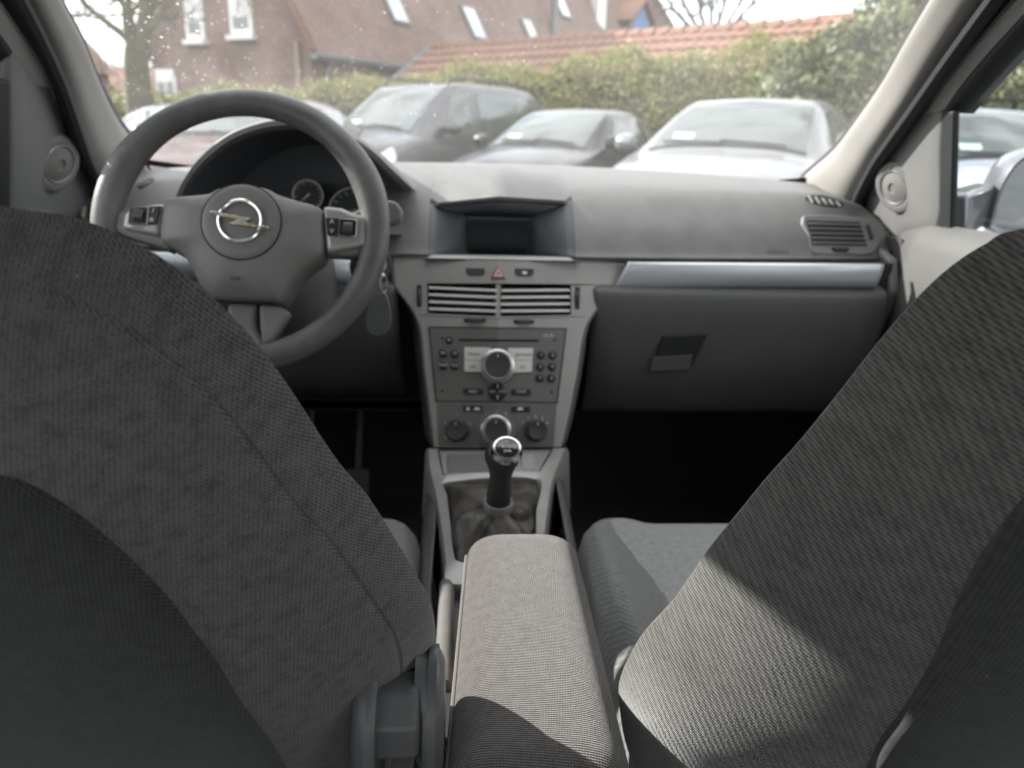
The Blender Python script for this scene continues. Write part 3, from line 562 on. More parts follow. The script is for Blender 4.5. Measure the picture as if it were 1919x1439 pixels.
            mk('rim', *merge(*sp), M_ALLOY, ty)
    for k_, (xa_, xb_) in enumerate(((-.5, .05), (.02, .55))):
        wp_ = []
        for f in np.linspace(0, 1, 6):
            p = pt(ws[0]+.12+.10*f, 8-(abs(xa_+(xb_-xa_)*f)/.6)*1.4); wp_.append(A(xa_+(xb_-xa_)*f, p[1]+.01, p[2]+.015))
        mk('wiper', *tube(wp_, .009, 5), M_BLACK, t)
    for sd in (-1, 1):
        for u_ in ((sidewin or ((5.7, 8.6, 1.4, .05), (8.85, 10.6, .05, -.5)))[0][1]+.12, 5.25): patch('door_seam', u_, u_+.035, 1.6, 4.1, sd, M_BLACK, .0035, None, 1, 6)
        hq = pt((sidewin or ((5.7, 8.6, 1.4, .05),))[0][1]-.25, 3.75)*A(sd, 1, 1); mk('door_handle', *tube([hq+A(sd*.01, .09, 0), hq+A(sd*.035, .05, 0), hq+A(sd*.035, -.05, 0), hq+A(sd*.01, -.09, 0)], .014, 6), body_m, t)
    c = A(0, prof[0][0]+.02, .42)
    if plate: mk('number_plate', *box(c, (.5, .02, .11)), M_WHITE, t, smooth=False)
    mk('grille', *box(c+A(0, -.01, .13), (.66, .03, .07)), M_BLACK, t, smooth=False)
    if rails:
        for sd in (-1, 1):
            a = [pt(u, 6.25)*A(sd, 1, 1) for u in np.linspace(7.4, 10.9, 9)]; pts = [a[0]+A(0, .1, 0)]+[q+A(0, 0, .075) for q in a]+[a[-1]-A(0, .12, 0)]
            mk('roof_rail', *tube(smoothpts(pts, 3), .02, 8), M_BLACK, t)
        a = pt(7.3, 8); mk('aerial', *tube([a, a+A(0, -.1, .2)], .008, 6), M_BLACK, t)
    for v in t.children:
        pass
    t.location = loc; t.rotation_euler = (0, 0, rz); t.scale = (sc,)*3; return t
def heading(az): return math.pi-az      # car +y pointing towards the camera, turned to its right by az
def carpos(px, py, Y): q = P(px, py, y=Y); return (q[0], q[1], 0)
def put_windscreen(px, Y, rz, yloc=.9):
    """place so that the windscreen foot centre falls on this column at this distance"""
    q = P(px, 275, y=Y); d = A(-math.sin(rz), math.cos(rz), 0); p = q-d*yloc; return (p[0], p[1], 0)
M_PSIL = paint('paint_silver', (.22, .224, .232), .45); M_PDRK = paint('paint_dark_grey', (.10, .098, .108), .5); M_PBLK = paint('paint_black', (.010, .010, .012), .2)
M_PRED = paint('paint_red', (.09, .04, .035), .2); M_PBLU = paint('paint_grey_blue', (.30, .33, .42), .4); M_PWHT = paint('paint_white', (.7, .7, .7), 0); M_PSUV = paint('paint_pale_blue', (.30, .34, .40), .4)
HD = math.pi-R(26)
rz = math.pi-R(33); car('silver_hatchback', 'silver hatchback with white mirror housings parked right of the dark car', HATCH, M_PSIL, put_windscreen(1362, 6.75, rz), rz, sc=1.03)
rz = math.pi-R(35); car('dark_coupe', 'dark low-roofed small car between the van and the silver hatchback', COUPE, M_PBLK, put_windscreen(1005, 9.4, rz), rz, sidewin=((5.7, 8.9, 1.4, .05), (9.1, 10.9, .05, -.5)))
rz = math.pi-R(36); car('dark_van', 'dark grey family van with black roof rails left of the dark small car', VAN, M_PDRK, put_windscreen(700, 11.0, rz, 1.3), rz, rails=True, ws=(4, 7), sidewin=((5.1, 7.75, 1.5, .05), (8.15, 10.7, .0, 0)))
rz = math.pi-R(12); car('red_hatchback', 'red hatchback glimpsed through the steering wheel', HATCH, M_PRED, put_windscreen(405, 8.6, rz), rz)
rz = math.pi-R(44); car('blue_grey_hatchback', 'blue-grey car at the far left beside the left windscreen pillar', HATCH, M_PBLU, put_windscreen(225, 11.8, rz), rz)
rz = math.pi-R(8); car('pale_hatchback', 'pale blue-grey car seen through the passenger window behind the door mirror', HATCH, M_PSUV, put_windscreen(1920, 6.3, rz), rz, glass=M_CGL)

# ================================================================== OUR OWN CAR: BODY
XD, XZ = .71, .333                              # door inner plane x = XD - XZ*(z-.97)
def dpl(sg, off=0.0): return (A(sg*(XD+off), 0, .97), A(sg, 0, XZ))
WPL = (A(0, 1.62, 1.02), A(0, .478, 1))
body = thing('car_body', 'light grey windscreen pillars, headliner and dusty windscreen around the cabin', 'car body', (0, .3, .3))
PIL = {1: ([(1490, 352), (1512, 325), (1561, 282), (1599, 233), (1651, 158), (1697, 77), (1740, 4), (1815, -120), (1880, -235)], [(1602, 395), (1608, 366), (1640, 303), (1668, 262), (1716, 195), (1772, 115), (1850, 8), (1945, -120), (2040, -250)]),
       -1: ([(283, 325), (262, 292), (245, 258), (223, 227), (200, 187), (173, 130), (147, 67), (110, 0), (60, -105), (8, -215), (-20, -275)], [(190, 352), (180, 330), (165, 300), (152, 265), (140, 230), (112, 150), (78, 75), (40, 0), (-20, -110), (-85, -220), (-120, -285)])}
EDGE = {}
for sg in (1, -1):
    a, b = PIL[sg]; W_ = smoothpts([P(*q, pl=WPL) for q in a], 5); D_ = smoothpts([P(*q, pl=dpl(sg, -.015)) for q in b], 5)
    if len(W_) != len(D_): D_ = [D_[int(round(i*(len(D_)-1)/(len(W_)-1)))] for i in range(len(W_))]
    rows = []
    for p, q in zip(W_, D_):
        m = (p+q)/2; inn = unit(A(-sg, -.45, -.25)); r = []
        for f in np.linspace(0, 1, 9): r.append(p*(1-f)+q*f+inn*.022*(1-(2*f-1)**4))
        rows.append([p+A(sg*.01, .03, .0)]+r+[q+A(sg*.03, .03, .01)])
    V, F = loft(rows); mk('a_pillar', V, F if sg > 0 else [f[::-1] for f in F], M_TRIM, body, solid=.004)
    V, F = tube([p+A(sg*.002, .004, .002) for p in W_], .006, 6); EDGE[sg] = (W_, D_)
    mk('windscreen_seal', V, F, M_RUBBER, body)
# windscreen pane with dark band along the foot
def wscr(x, t):      # t 0 foot .. 1 header
    y = 1.70-.10*(x/.68)**2*(1-t*.5)-.80*t; z = 1.02+.478*(1.62-y) - .01; return A(x*(1-.17*t), y, z)
V, F = loft([[wscr(x, t) for x in np.linspace(-.72, .72, 21)] for t in np.linspace(0, 1, 11)]); wsn = mk('windscreen', V, F, M_WIND, body)
mk('frit_band', *loft([[wscr(x, t)+A(0, -.006, -.008) for x in np.linspace(-.71, .71, 21)] for t in (-.01, .022)]), M_RUBBER, wsn, solid=.002)
# roof, floor, firewall, rear end with its own window, B and C pillars
ZR = 1.37
mk('headliner', *loft([[A(x, y, ZR+.045*(1-(x/.6)**2)-(.02*max(0, (y-.5)/.42)**2)) for x in np.linspace(-.56, .56, 9)] for y in np.linspace(.93, -1.0, 7)]), M_HEAD, body, solid=-.05)
for sg in (1, -1):
    mk('roof_rail_trim', *tube([A(sg*.575, y, ZR-.01) for y in (.98, .3, -.4, -1.0)], .03, 8), M_HEAD, body)
    mk('roof_edge_sun_block', *loft([[A(sg*.572, y, 1.345), A(sg*.618, y, 1.300), A(sg*.64, y, 1.36), A(sg*.62, y, 1.43), A(sg*.55, y, 1.45)] for y in (.92, .5, 0, -.5, -1.0)]), M_HEAD, body, solid=.004)  # unseen wedge, added to stop sun leaking in above the window frame
    mk('b_pillar', *extr([A(sg*.56, .04, ZR), A(sg*.56, .16, ZR), A(sg*.715, .22, .95), A(sg*.715, .06, .95)], (sg, 0, 0), 0, .05), M_TRIM, body, bevel=.01)
    mk('c_pillar', *extr([A(sg*.56, -.6, ZR), A(sg*.56, -1.0, ZR), A(sg*.715, -1.3, .95), A(sg*.715, -.75, .95)], (sg, 0, 0), 0, .05), M_TRIM, body, bevel=.01)
    mk('rear_side_panel', *extr([A(sg*.72, .12, .22), A(sg*.72, .12, .95), A(sg*.72, -1.3, .95), A(sg*.72, -1.3, .22)], (sg, 0, 0), 0, .05), M_DOOR, body)
    mk('rear_side_glass', [A(sg*.735, .06, .95), A(sg*.735, -.75, .95), A(sg*.6, -.6, ZR), A(sg*.6, .04, ZR)], [(0, 1, 2, 3)], M_SIDE, body, smooth=False)
for sg in (1, -1): mk('footwell_side', *extr([A(sg*.70, 1.27, .26), A(sg*.70, 1.66, .26), A(sg*.70, 1.66, .93), A(sg*.70, 1.27, .93)], (sg, 0, 0), 0, .05), M_CARPET, body, smooth=False)
mk('floor', *box((0, .2, .25), (1.46, 3.1, .04)), M_CARPET, body, smooth=False)
mk('firewall', *box((0, 1.62, .62), (1.46, .04, .72)), M_CARPET, body, smooth=False)
mk('tailgate', *box((0, -1.32, .6), (1.46, .05, .72)), M_DOOR, body, smooth=False)
mk('rear_window', [A(-.68, -1.32, .95), A(.68, -1.32, .95), A(.56, -1.0, ZR), A(-.56, -1.0, ZR)], [(0, 1, 2, 3)], M_SIDE, body, smooth=False)
rows = [[A(x, y, .93-.16*((y-1.78)/.95)**2-.05*(x/.75)**2) for x in np.linspace(-.78, .78, 11)] for y in np.linspace(1.78, 2.7, 8)]
mk('bonnet', *loft(rows), paint('paint_own', (.10, .11, .13), .4), body, solid=.02)
for px_, w_ in ((-.27, .05), (-.37, .07), (-.47, .06)):
    c = A(px_, 1.38, .40); pd = mk('pedal', *extr([c+A(-w_/2, 0, -.03), c+A(w_/2, 0, -.03), c+A(w_/2, .03, .03), c+A(-w_/2, .03, .03)], (0, -.9, .45), -.006, .006), M_LOW, body, bevel=.004)
    mk('pedal_arm', *tube([c+A(0, .02, 0), c+A(0, .08, .12), c+A(0, .10, .22)], .009, 8), M_ZINC, pd)
for sg in (-1, 1): mk('floor_mat', *box((sg*.36, 1.15, .276), (.42, .55, .012)), mat('mat_rubber', (.06, .06, .062), .9, bump=.7, bscale=120), body, bevel=.004)
mk('rear_bench', *box((0, -.62, .48), (1.3, .5, .28)), M_BOLST, body, bevel=.06, uv=[(0, 0)]*8)

# ================================================================== DOORS
def door(sg):
    right = sg > 0
    t = thing('front_door', 'passenger front door with grey tweeter corner panel and outside mirror' if right else 'driver front door with grey tweeter corner panel left of the steering wheel', 'car door', (sg*.72, 1.0, .25), 'front doors of the cabin')
    D = lambda px, py, o=0: P(px, py, pl=dpl(sg, o))
    def on(y, z, o=0): return A(sg*(XD+o-XZ*(z-.97)), y, z)
    # corner panel with tweeter
    if right: pp = [(1588, 402), (1597, 372), (1628, 300), (1655, 255), (1686, 215), (1722, 180), (1768, 190), (1767, 300), (1762, 426), (1700, 440), (1670, 462)]; tw = (1686, 348)
    else: pp = [(192, 372), (184, 338), (167, 300), (147, 252), (122, 195), (90, 150), (45, 95), (14, 90), (14, 280), (16, 440), (60, 470), (135, 430)]; tw = (98, 303)
    poly = [D(*q) for q in pp]; nin = unit(A(-sg, 0, -XZ)); c = D(*tw)
    cen = np.mean(poly, 0); rows = []
    sm = smoothpts(poly, 3, True)
    for s_, h in ((1.0, -.008), (1.0, -.003), (.975, .002), (.93, .004), (.75, .005), (.45, .005)): rows.append([cen+(q-cen)*s_+nin*h for q in sm])
    V, F = loft(rows, True); F.append(tuple(range(5*len(sm), 6*len(sm)))); pn = mk('corner_panel', V, F, M_DOOR, t, wn_=False)
    # swept dish under the tweeter
    mk('dish', *lathe(c+nin*.002, nin+A(0, -.25, 0), [(.048, 0), (.044, .008), (.036, .011), (.030, .009)], 32, False, False), M_DOOR, pn)
    tt = mk('tweeter', *lathe(c+nin*.008, nin+A(0, -.25, 0), [(.031, -.006), (.031, .003), (.029, .005), (.027, .003)], 32, True, False), M_DOOR, t)
    mk('speaker_ring', *tube([q for q in lathe(c+nin*.012, nin+A(0, -.25, 0), [(.0295, 0)], 32, False, False)[0]], .0013, 6, True), M_SATIN, tt)
    mk('grille', *lathe(c+nin*.010, nin+A(0, -.25, 0), [(.028, .0005), (.02, .003), (.009, .0045), (.008, .002), (.002, .0025)], 32, False), mat('tweeter_mesh', (.17, .165, .16), .8, bump=.9, bscale=1300), tt)
    # rubber seal between pillar and door
    sl = [q+A(-sg*.004, -.012, -.004) for q in EDGE[sg][1]]; lo = D(*((1592, 430) if right else (186, 400))); sl = [lo]+sl
    mk('door_seal', *tube(sl, .011, 8), M_RUBBER, t)
    # upper window frame: light band then black run channel
    M1 = lambda q: q if right else q*A(-1, 1, 1)
    DR = lambda px, py, o=0: M1(P(px, py, pl=dpl(1, o)))
    tail = lambda z: [on(.5, z), on(.14, z)]
    Uu = smoothpts([DR(*q, -.004) for q in ((1728, 214), (1760, 165), (1800, 112), (1850, 52), (1900, -5), (1980, -85))]+tail(1.375), 5)
    Ll = smoothpts([DR(*q, -.002) for q in ((1768, 207), (1800, 160), (1850, 100), (1905, 40), (1960, -20), (2040, -95))]+tail(1.345), 5)
    Bb = smoothpts([DR(*q, .008) for q in ((1788, 212), (1818, 177), (1868, 120), (1923, 60), (1983, -3), (2065, -80))]+tail(1.325), 5)
    Dp = np.array(EDGE[sg][1]); Dp = Dp[np.argsort(Dp[:, 2])]; Ua = np.array(Uu)
    fz = np.linspace(Ua[0][2]-.02, Dp[-1][2], 14); Ux = Ua[:len(Ua)-10]; Ux = Ux[np.argsort(Ux[:, 2])]
    rows = [[np.array([np.interp(z_, Dp[:, 2], Dp[:, k]) for k in range(3)])+A(sg*.012, .004, 0), np.array([np.interp(z_, Ux[:, 2], Ux[:, k]) for k in range(3)])+A(sg*.012, -.012, 0)] for z_ in fz]
    mk('frame_filler', *loft(rows), M_RUBBER, t, solid=.004)
    mk('window_frame', *loft([[a+A(sg*.03, 0, 0), a, a*.6+b*.4-A(sg*.005, 0, .001), b, b+A(sg*.02, 0, .002)] for a, b in zip(Uu, Ll)]), M_FRAME, t, solid=.002)
    mk('window_channel', *loft([[a+A(sg*.001, 0, 0), a*.5+b*.5-A(sg*.003, 0, 0), b, b+A(sg*.03, 0, 0)] for a, b in zip(Ll, Bb)]), M_RUBBER, t, solid=.002)
    # upright at the corner panel
    pz = [(1767, 206), (1790, 208), (1785, 428), (1761, 428)] if right else [(15, 150), (-8, 150), (-6, 402), (16, 402)]
    mk('window_post', *extr([D(*q) for q in pz], (sg, 0, XZ), -.003, .008), M_RUBBER, t, bevel=.003)
    # glass
    gl = [on(1.19, .93, .022), on(1.19, 1.135, .022), on(1.06, 1.215, .022), on(.94, 1.29, .022), on(.8, 1.335, .022), on(.5, 1.355, .022), on(.16, 1.355, .022), on(.16, .93, .022)]
    mk('window_glass', gl, [tuple(range(8))], M_SIDE, t, smooth=False)
    # door card: shelf, upper roll, lower pocket panel
    rows = []
    for y in np.linspace(1.30, .14, 14):
        pr = [(.745, .958), (.715, .962), (.700, .952), (.690, .925), (.683, .86), (.678, .78), (.665, .72), (.655, .70)]
        e = max(0, (y-1.18)/.12); rows.append([A(sg*(a+.02*e*e), y, z-(.012*e*e if i < 4 else 0)) for i, (a, z) in enumerate(pr)])
    V, F = loft(rows); mk('door_card', V, F, mat('door_card_plastic', (.085, .083, .081), .6, bump=.3, bscale=700, var=.05, vscale=10), t, solid=-.004 if right else .004)
    pr = [(.655, .702), (.64, .70), (.635, .66), (.665, .63), (.67, .5), (.655, .33), (.655, .27), (.72, .26)]
    V, F = loft([[A(sg*a, y, z) for a, z in pr] for y in np.linspace(1.30, .14, 4)]); mk('door_pocket', V, F, M_BLACK, t, solid=-.004 if right else .004)
    mk('door_skin', *extr([A(sg*.77, 1.32, .25), A(sg*.77, .14, .25), A(sg*.77, .14, .93), A(sg*.77, 1.32, .93)], (sg, 0, 0), 0, .02), MATS['paint_own'], t)
    # outside mirror
    if right:
        mc = P(1992, 362, x=.97); rows = []
        nb = unit(A(-.18, -1, -.10)); u, v, nb = frame(nb)
        sh = [(-.105, -.05), (-.10, -.068), (-.06, -.076), (.06, -.074), (.10, -.055), (.108, 0), (.09, .055), (.03, .078), (-.04, .074), (-.085, .055), (-.104, .01)]
        sm = smoothpts([A(a, b, 0) for a, b in sh], 4, True)
        for s_, h in ((.90, -.006), (.97, 0.0), (1.0, -.012), (1.0, -.04), (.93, -.075), (.72, -.105), (.35, -.122), (.02, -.125)): rows.append([mc+u*q[0]*s_+v*q[1]*s_+nb*h for q in sm])
        V, F = loft(rows, True); mh = mk('mirror_housing', V, F, mat('mirror_shell', (.14, .145, .165), .3, metal=.3, coat=.6), t)
        mk('mirror_glass', *extr([mc+u*q[0]*.92+v*q[1]*.92 for q in sm], nb, -.02, -.008), M_MIRR, mh)
        mk('mirror_foot', *loft([[mc+u*-.10+v*(a)+nb*b for a, b in ((-.066, -.02), (-.066, -.1), (-.0, -.1), (.01, -.02))], [on(1.185, .965, .03)+A(0, b, a) for a, b in ((-.02, -.02), (-.02, .06), (.045, .08), (.05, -.0))]], True, True), MATS['mirror_shell'], mh, bevel=.008)
    return t
door(1); door(-1)

# ================================================================== DASHBOARD
dash = thing('dashboard', 'dark grey car dashboard with hooded display, silver strip and glovebox', 'dashboard', (0, 1.3, .6))
def dprof(x):
    a = abs(x); yb = 1.68-.10*(a/.67)**2; zb = 1.028-.022*(a/.66)**2; e = max(0., (a-.54)/.13); yf = 1.212+.05*(a/.66)**2; d = .014*e*e
    return [A(x, yb+.03, zb-.02), A(x, yb-.02, zb), A(x, 1.50, 1.022-.015*(a/.66)**2-d), A(x, 1.40, 1.012-.012*(a/.66)**2-1.3*d), A(x, 1.33+.04*(a/.66)**2, .995-2*d), A(x, yf+.065, .965-2*d), A(x, yf+.03, .935-1.5*d), A(x, yf+.008, .905-d), A(x, yf, .898), A(x, yf+.012, .886)]
def pad(x0, x1, n, name, cut=None, ends=()):
    rows = []
    for x in np.linspace(x0, x1, n):
        q = smoothpts(dprof(x), 4)
        if cut: q = q[:cut]
        rows.append(q)
    k = len(rows[0]); V, F = loft(rows)
    if 'r' in ends:      # rounded end cap
        for s_, dx in ((.9, .012), (.6, .02), (.2, .023)):
            last = np.array(rows[-1]); c = last[10:].mean(0)*.5+last.mean(0)*.5; rows.append([c+(p-c)*s_+A(dx*np.sign(x1), 0, 0) for p in np.array(rows[n-1])])
        V, F = loft(rows)
    if x1 < x0: F = [f[::-1] for f in F]
    return mk(name, V, F, M_DASH, dash), (V, F)
_, pr1 = pad(.127, .672, 36, 'passenger_pad', ends=('r',))
_, pr2 = pad(-.50, -.672, 14, 'driver_pad', ends=('r',))
_, pr3 = pad(-.20, -.113, 8, 'bridge_pad')
bv = BVHTree.FromPolygons([tuple(v) for v in merge(pr1, pr2, pr3)[0]], merge(pr1, pr2, pr3)[1])
def hit(px, py):
    h = bv.ray_cast(Vector(CAM), Vector(unit(ray(px, py)))); 
    if h[0] is None: return P(px, py, y=1.25), A(0, -1, .3)
    n = A(*h[1]); return A(*h[0]), (n if np.dot(n, ray(px, py)) < 0 else -n)
# display hood: the pad runs on over the recess and ends in a peaked edge
XL_, XR_ = -.113, .127
def padcurve(x): return smoothpts(dprof(x), 4)
EL, ER = hit(806, 377)[0], hit(1066, 384)[0]; EL = min(padcurve(XL_), key=lambda q: abs(q[2]-EL[2])); ER = min(padcurve(XR_), key=lambda q: abs(q[2]-ER[2])); EC = P(937, 368, y=1.222); EC[0] = 0
rows = []; edge = []
for x in np.r_[np.linspace(XL_, 0, 9), np.linspace(0, XR_, 10)[1:]]:
    f = abs(x)/(abs(XL_) if x < 0 else XR_); e = EC*(1-f)+(EL if x < 0 else ER)*f; pc_ = padcurve(x)[:17]; k0 = 9
    r = pc_[:k0]; a = pc_[k0-1]; rt = (EL if x < 0 else ER); tgt = padcurve(x); sub_ = [q for q in tgt[k0:] if q[2] > rt[2]]
    for t_ in np.linspace(0, 1, 9)[1:]:
        lin = a*(1-t_)+e*t_+A(0, 0, .012*math.sin(math.pi*t_)*(1-f)+.010*math.sin(math.pi*t_))
        if f > .999:
            ii = (len(sub_)-1)*t_; lo_ = int(ii); hi_ = min(lo_+1, len(sub_)-1); lin = sub_[lo_]*(1-(ii-lo_))+sub_[hi_]*(ii-lo_) if sub_ else lin
        r.append(lin)
    r += [e+A(0, .002, -.005), e+A(0, .012, -.009)]; rows.append(r); edge.append(e)
V, F = loft(rows); mk('display_hood', V, F, M_DASH, dash)
# recess walls and screen
B = lambda px, py, y: P(px, py, y=y)
ys = 1.30; TLi, TRi, BLi, BRi = B(877, 404, ys), B(995, 408, ys), B(877, 486, ys), B(993, 490, ys)
M_RECL1 = mat('recess_grey', (.085, .093, .10), .5, bump=.2, bscale=700)
for xa, E_, Ti, Bi, sg in ((XL_, EL, TLi, BLi, -1), (XR_, ER, TRi, BRi, 1)):
    oc = [q for q in padcurve(xa) if q[2] <= E_[2]+.001]; n_ = len(oc)
    inn = [Ti*(1-k/(n_-1))+Bi*(k/(n_-1)) for k in range(n_)]
    V, F = loft([[a*(1-f)+b*f for a, b in zip(oc, inn)] for f in np.linspace(0, 1, 6)]); mk('recess_side', V, F, M_RECL1, dash, solid=.002)
up_ = [e+A(0, .012, -.009) for e in edge]; nE = len(up_)
V, F = loft([up_, [TLi*(1-k/(nE-1))+TRi*(k/(nE-1))+A(0, 0, .001) for k in range(nE)]]); mk('recess_roof', V, F, M_HOODIN, dash, solid=.002)
mk('recess_floor', [A(XL_-.01, 1.206, .8945), A(XR_+.01, 1.206, .8945), BRi+A(.02, 0, 0), BLi-A(.02, 0, 0)], [(0, 1, 2, 3)], M_HOODIN, dash, solid=.003)
scb = mk('screen_surround', *extr([TLi, TRi, BRi, BLi], (0, -1, .1), -.012, -.002), M_HOODIN, dash, smooth=False)
mk('screen', *extr([B(880, 411, ys-.003), B(990, 413, ys-.003), B(988, 481, ys-.003), B(880, 479, ys-.003)], (0, -1, .1), -.001, .001), M_SCREEN, scb, smooth=False)
# silver strips either side of the fascia
def strip(pxs, y, name, nrm=(0, -1, .12)):
    po = [P(*q, y=y) for q in pxs]; top0, top1, bot1, bot0 = po; rows = []
    for f, h in ((0, -.02), (0, .0), (.06, .005), (.3, .008), (.6, .007), (.8, .002), (.93, -.008), (1.0, -.025)):
        rows.append([(top0*(1-f)+bot0*f)*(1-g)+(top1*(1-f)+bot1*f)*g+unit(nrm)*h*(1 if .015 < g < .985 else .4) for g in (0, .015, .25, .5, .75, .985, 1)])
    V, F = loft(rows); return mk(name, V, [f[::-1] for f in F], M_SILV, dash, solid=.003)
strip([(1177, 491), (1657, 495), (1640, 543), (1146, 549)], 1.205, 'silver_strip')
q = P(310, 468, y=1.205); 
def mir(p): return p*A(-1, 1, 1)
so_ = [P(1177, 491, y=1.205), P(1657, 495, y=1.205), P(1640, 543, y=1.205), P(1146, 549, y=1.205)]
rows = [[mir((so_[0]*(1-f)+so_[3]*f)*(1-g)+(so_[1]*(1-f)+so_[2]*f)*g+unit((0, -1, .12))*h) for g in (0, .25, .5, .75, 1)] for f, h in ((0, -.02), (0, 0), (.06, .005), (.3, .008), (.6, .007), (.93, -.008), (1, -.025))]
mk('silver_strip', *loft(rows), M_SILV, dash, solid=.003)
# shadow gap backing + glovebox + knee panels
def panel(name, x0, x1, prof, m, n=12, rnd=.012):
    rows = []
    for x in np.r_[x0, x0+rnd*.3, np.linspace(x0+rnd, x1-rnd, n), x1-rnd*.3, x1]:
        e = max(0, 1-min(x-x0, x1-x)/rnd); rows.append([A(x, y+.014*e**2, z) for y, z in smooth2(prof)])
    V, F = loft(rows); return mk(name, V, F, m, dash, solid=.004)
def smooth2(pr): return [(q[0], q[1]) for q in smoothpts([A(a, b, 0) for a, b in pr], 4)]
panel('glovebox_lid', .155, .655, [(1.235, .857), (1.20, .852), (1.19, .835), (1.195, .78), (1.215, .70), (1.245, .64), (1.27, .612), (1.31, .600)], M_LOW)
panel('knee_panel', -.665, -.16, [(1.235, .857), (1.21, .852), (1.20, .835), (1.22, .74), (1.27, .66), (1.34, .61)], M_LOW)
mk('lower_backing', *extr([A(-.69, 0, .885), A(.69, 0, .885), A(.69, 0, .58), A(-.69, 0, .58)], (0, -1, 0), -1.40, -1.36), M_BLACK, dash, smooth=False)
mk('under_tray', *box((0, 1.5, .585), (1.38, .28, .02)), M_BLACK, dash, smooth=False)
mk('strip_backing', *extr([A(-.672, 0, .894), A(.672, 0, .894), A(.672, 0, .848), A(-.672, 0, .848)], (0, -1, 0), -1.26, -1.235), M_BLACK, dash, smooth=False)
for sg in (1, -1): mk('end_cap', *extr([A(sg*.673, 1.245, .90), A(sg*.673, 1.22, .85), A(sg*.673, 1.28, .63), A(sg*.673, 1.5, .63), A(sg*.673, 1.55, .98)], (sg, 0, 0), -.004, .012), M_DOOR, dash, bevel=.004)
# glovebox handle: slanted dark recess and its catch
GPN = unit(A(0, -1, -.18)); gp = (A(0, 1.197, .77), GPN); gq = lambda x, y: P(x, y, pl=gp)
hr = mk('glovebox_handle', *extr([gq(1242, 628), gq(1326, 624), gq(1296, 686), gq(1218, 690)], GPN, -.004, .0035), M_BLACK, dash, smooth=False, bevel=.002)
mk('catch', *extr([gq(1222, 668), gq(1298, 664), gq(1292, 694), gq(1216, 697)], unit(GPN+A(0, 0, .5)), -.001, .0045), M_LOW, hr, bevel=.004, seg=3)
# end vents
def end_vent(fr_px, gr_px, name, nsl, right):
    c, n = hit(*np.mean(fr_px, 0)); n = unit(n*.7+A(0, -1, .35)*.3); pl = (c+n*.003, n); q = lambda p, h=0: P(*p, pl=(c+n*(.003+h), n))
    fr = mk(name, *extr(smoothpts([q(p) for p in fr_px], 2, True), n, -.02, .0), M_DOOR, dash, bevel=.002)
    g = [q(p, .001) for p in gr_px]; mk('duct', *extr(g, n, -.001, .0004), M_BLACK, fr, smooth=False)
    for i in range(nsl):
        f0 = (i+.08)/nsl; f1 = (i+.9)/nsl; a, b = g[0]*(1-f0)+g[3]*f0, g[1]*(1-f0)+g[2]*f0; c2, d = g[0]*(1-f1)+g[3]*f1, g[1]*(1-f1)+g[2]*f1
        v = np.array([a-n*.001, b-n*.001, d+n*.0025, c2+n*.0025, c2-n*.004, d-n*.004]); mk('slat', v, [(0, 1, 2, 3), (3, 2, 5, 4)], M_LOW if right else M_BLACK, fr, smooth=False)
    return fr, q, n
fr, q, n = end_vent([(1506, 403), (1600, 406), (1640, 415), (1652, 440), (1636, 474), (1590, 476), (1524, 474), (1515, 440)], [(1512, 413), (1611, 416), (1624, 460), (1523, 458)], 'end_vent', 5, True)
mk('thumb_wheel', *extr([q((1558, 464), .001), q((1592, 465), .001), q((1587, 472), .001), q((1563, 471), .001)], n, -.002, .003), M_BLACK, fr, bevel=.001)
mk('thumb_wheel', *extr([q((1622, 420), .001), q((1627, 420), .001), q((1636, 448), .001), q((1631, 449), .001)], n, -.002, .003), M_BLACK, fr, bevel=.001)
fr, q, n = end_vent([(112, 392), (150, 372), (182, 370), (215, 372), (215, 425), (180, 432), (132, 425)], [(168, 383), (212, 383), (212, 418), (165, 417)], 'end_vent', 4, False)
mk('thumb_wheel', *extr([q((154, 388), .001), q((161, 387), .001), q((158, 408), .001), q((151, 408), .001)], n, -.002, .003), M_POD, fr, bevel=.001)
# demister outlets in the top corners
def demist(pts, nsl):
    cs = [hit(*p)[0] for p in pts]; n = hit(*np.mean(pts, 0))[1]; o = mk('demister_outlet', *extr(smoothpts(cs, 3, True), n, -.001, .0018), M_BLACK, dash, bevel=.0008)
    return o, n
o, n = demist([(1508, 370), (1540, 366), (1578, 380), (1574, 388), (1548, 387), (1520, 379)], 5)
for i in range(5):
    a = hit(1514+i*13, 368+i*2.6)[0]; b = hit(1522+i*13, 382+i*1.6)[0]; mk('fin', *tube([a+n*.002, b+n*.002], .0016, 5), M_DASH, o)
o, n = demist([(258, 348), (282, 335), (290, 338), (268, 352)], 3)
# faint moulded lettering for the passenger airbag
c, n = hit(1458, 473); u, v, n = frame(n); text('airbag_lettering', 'AIRBAG', .012, c, u, v, n, M_LOW, dash, .0008)

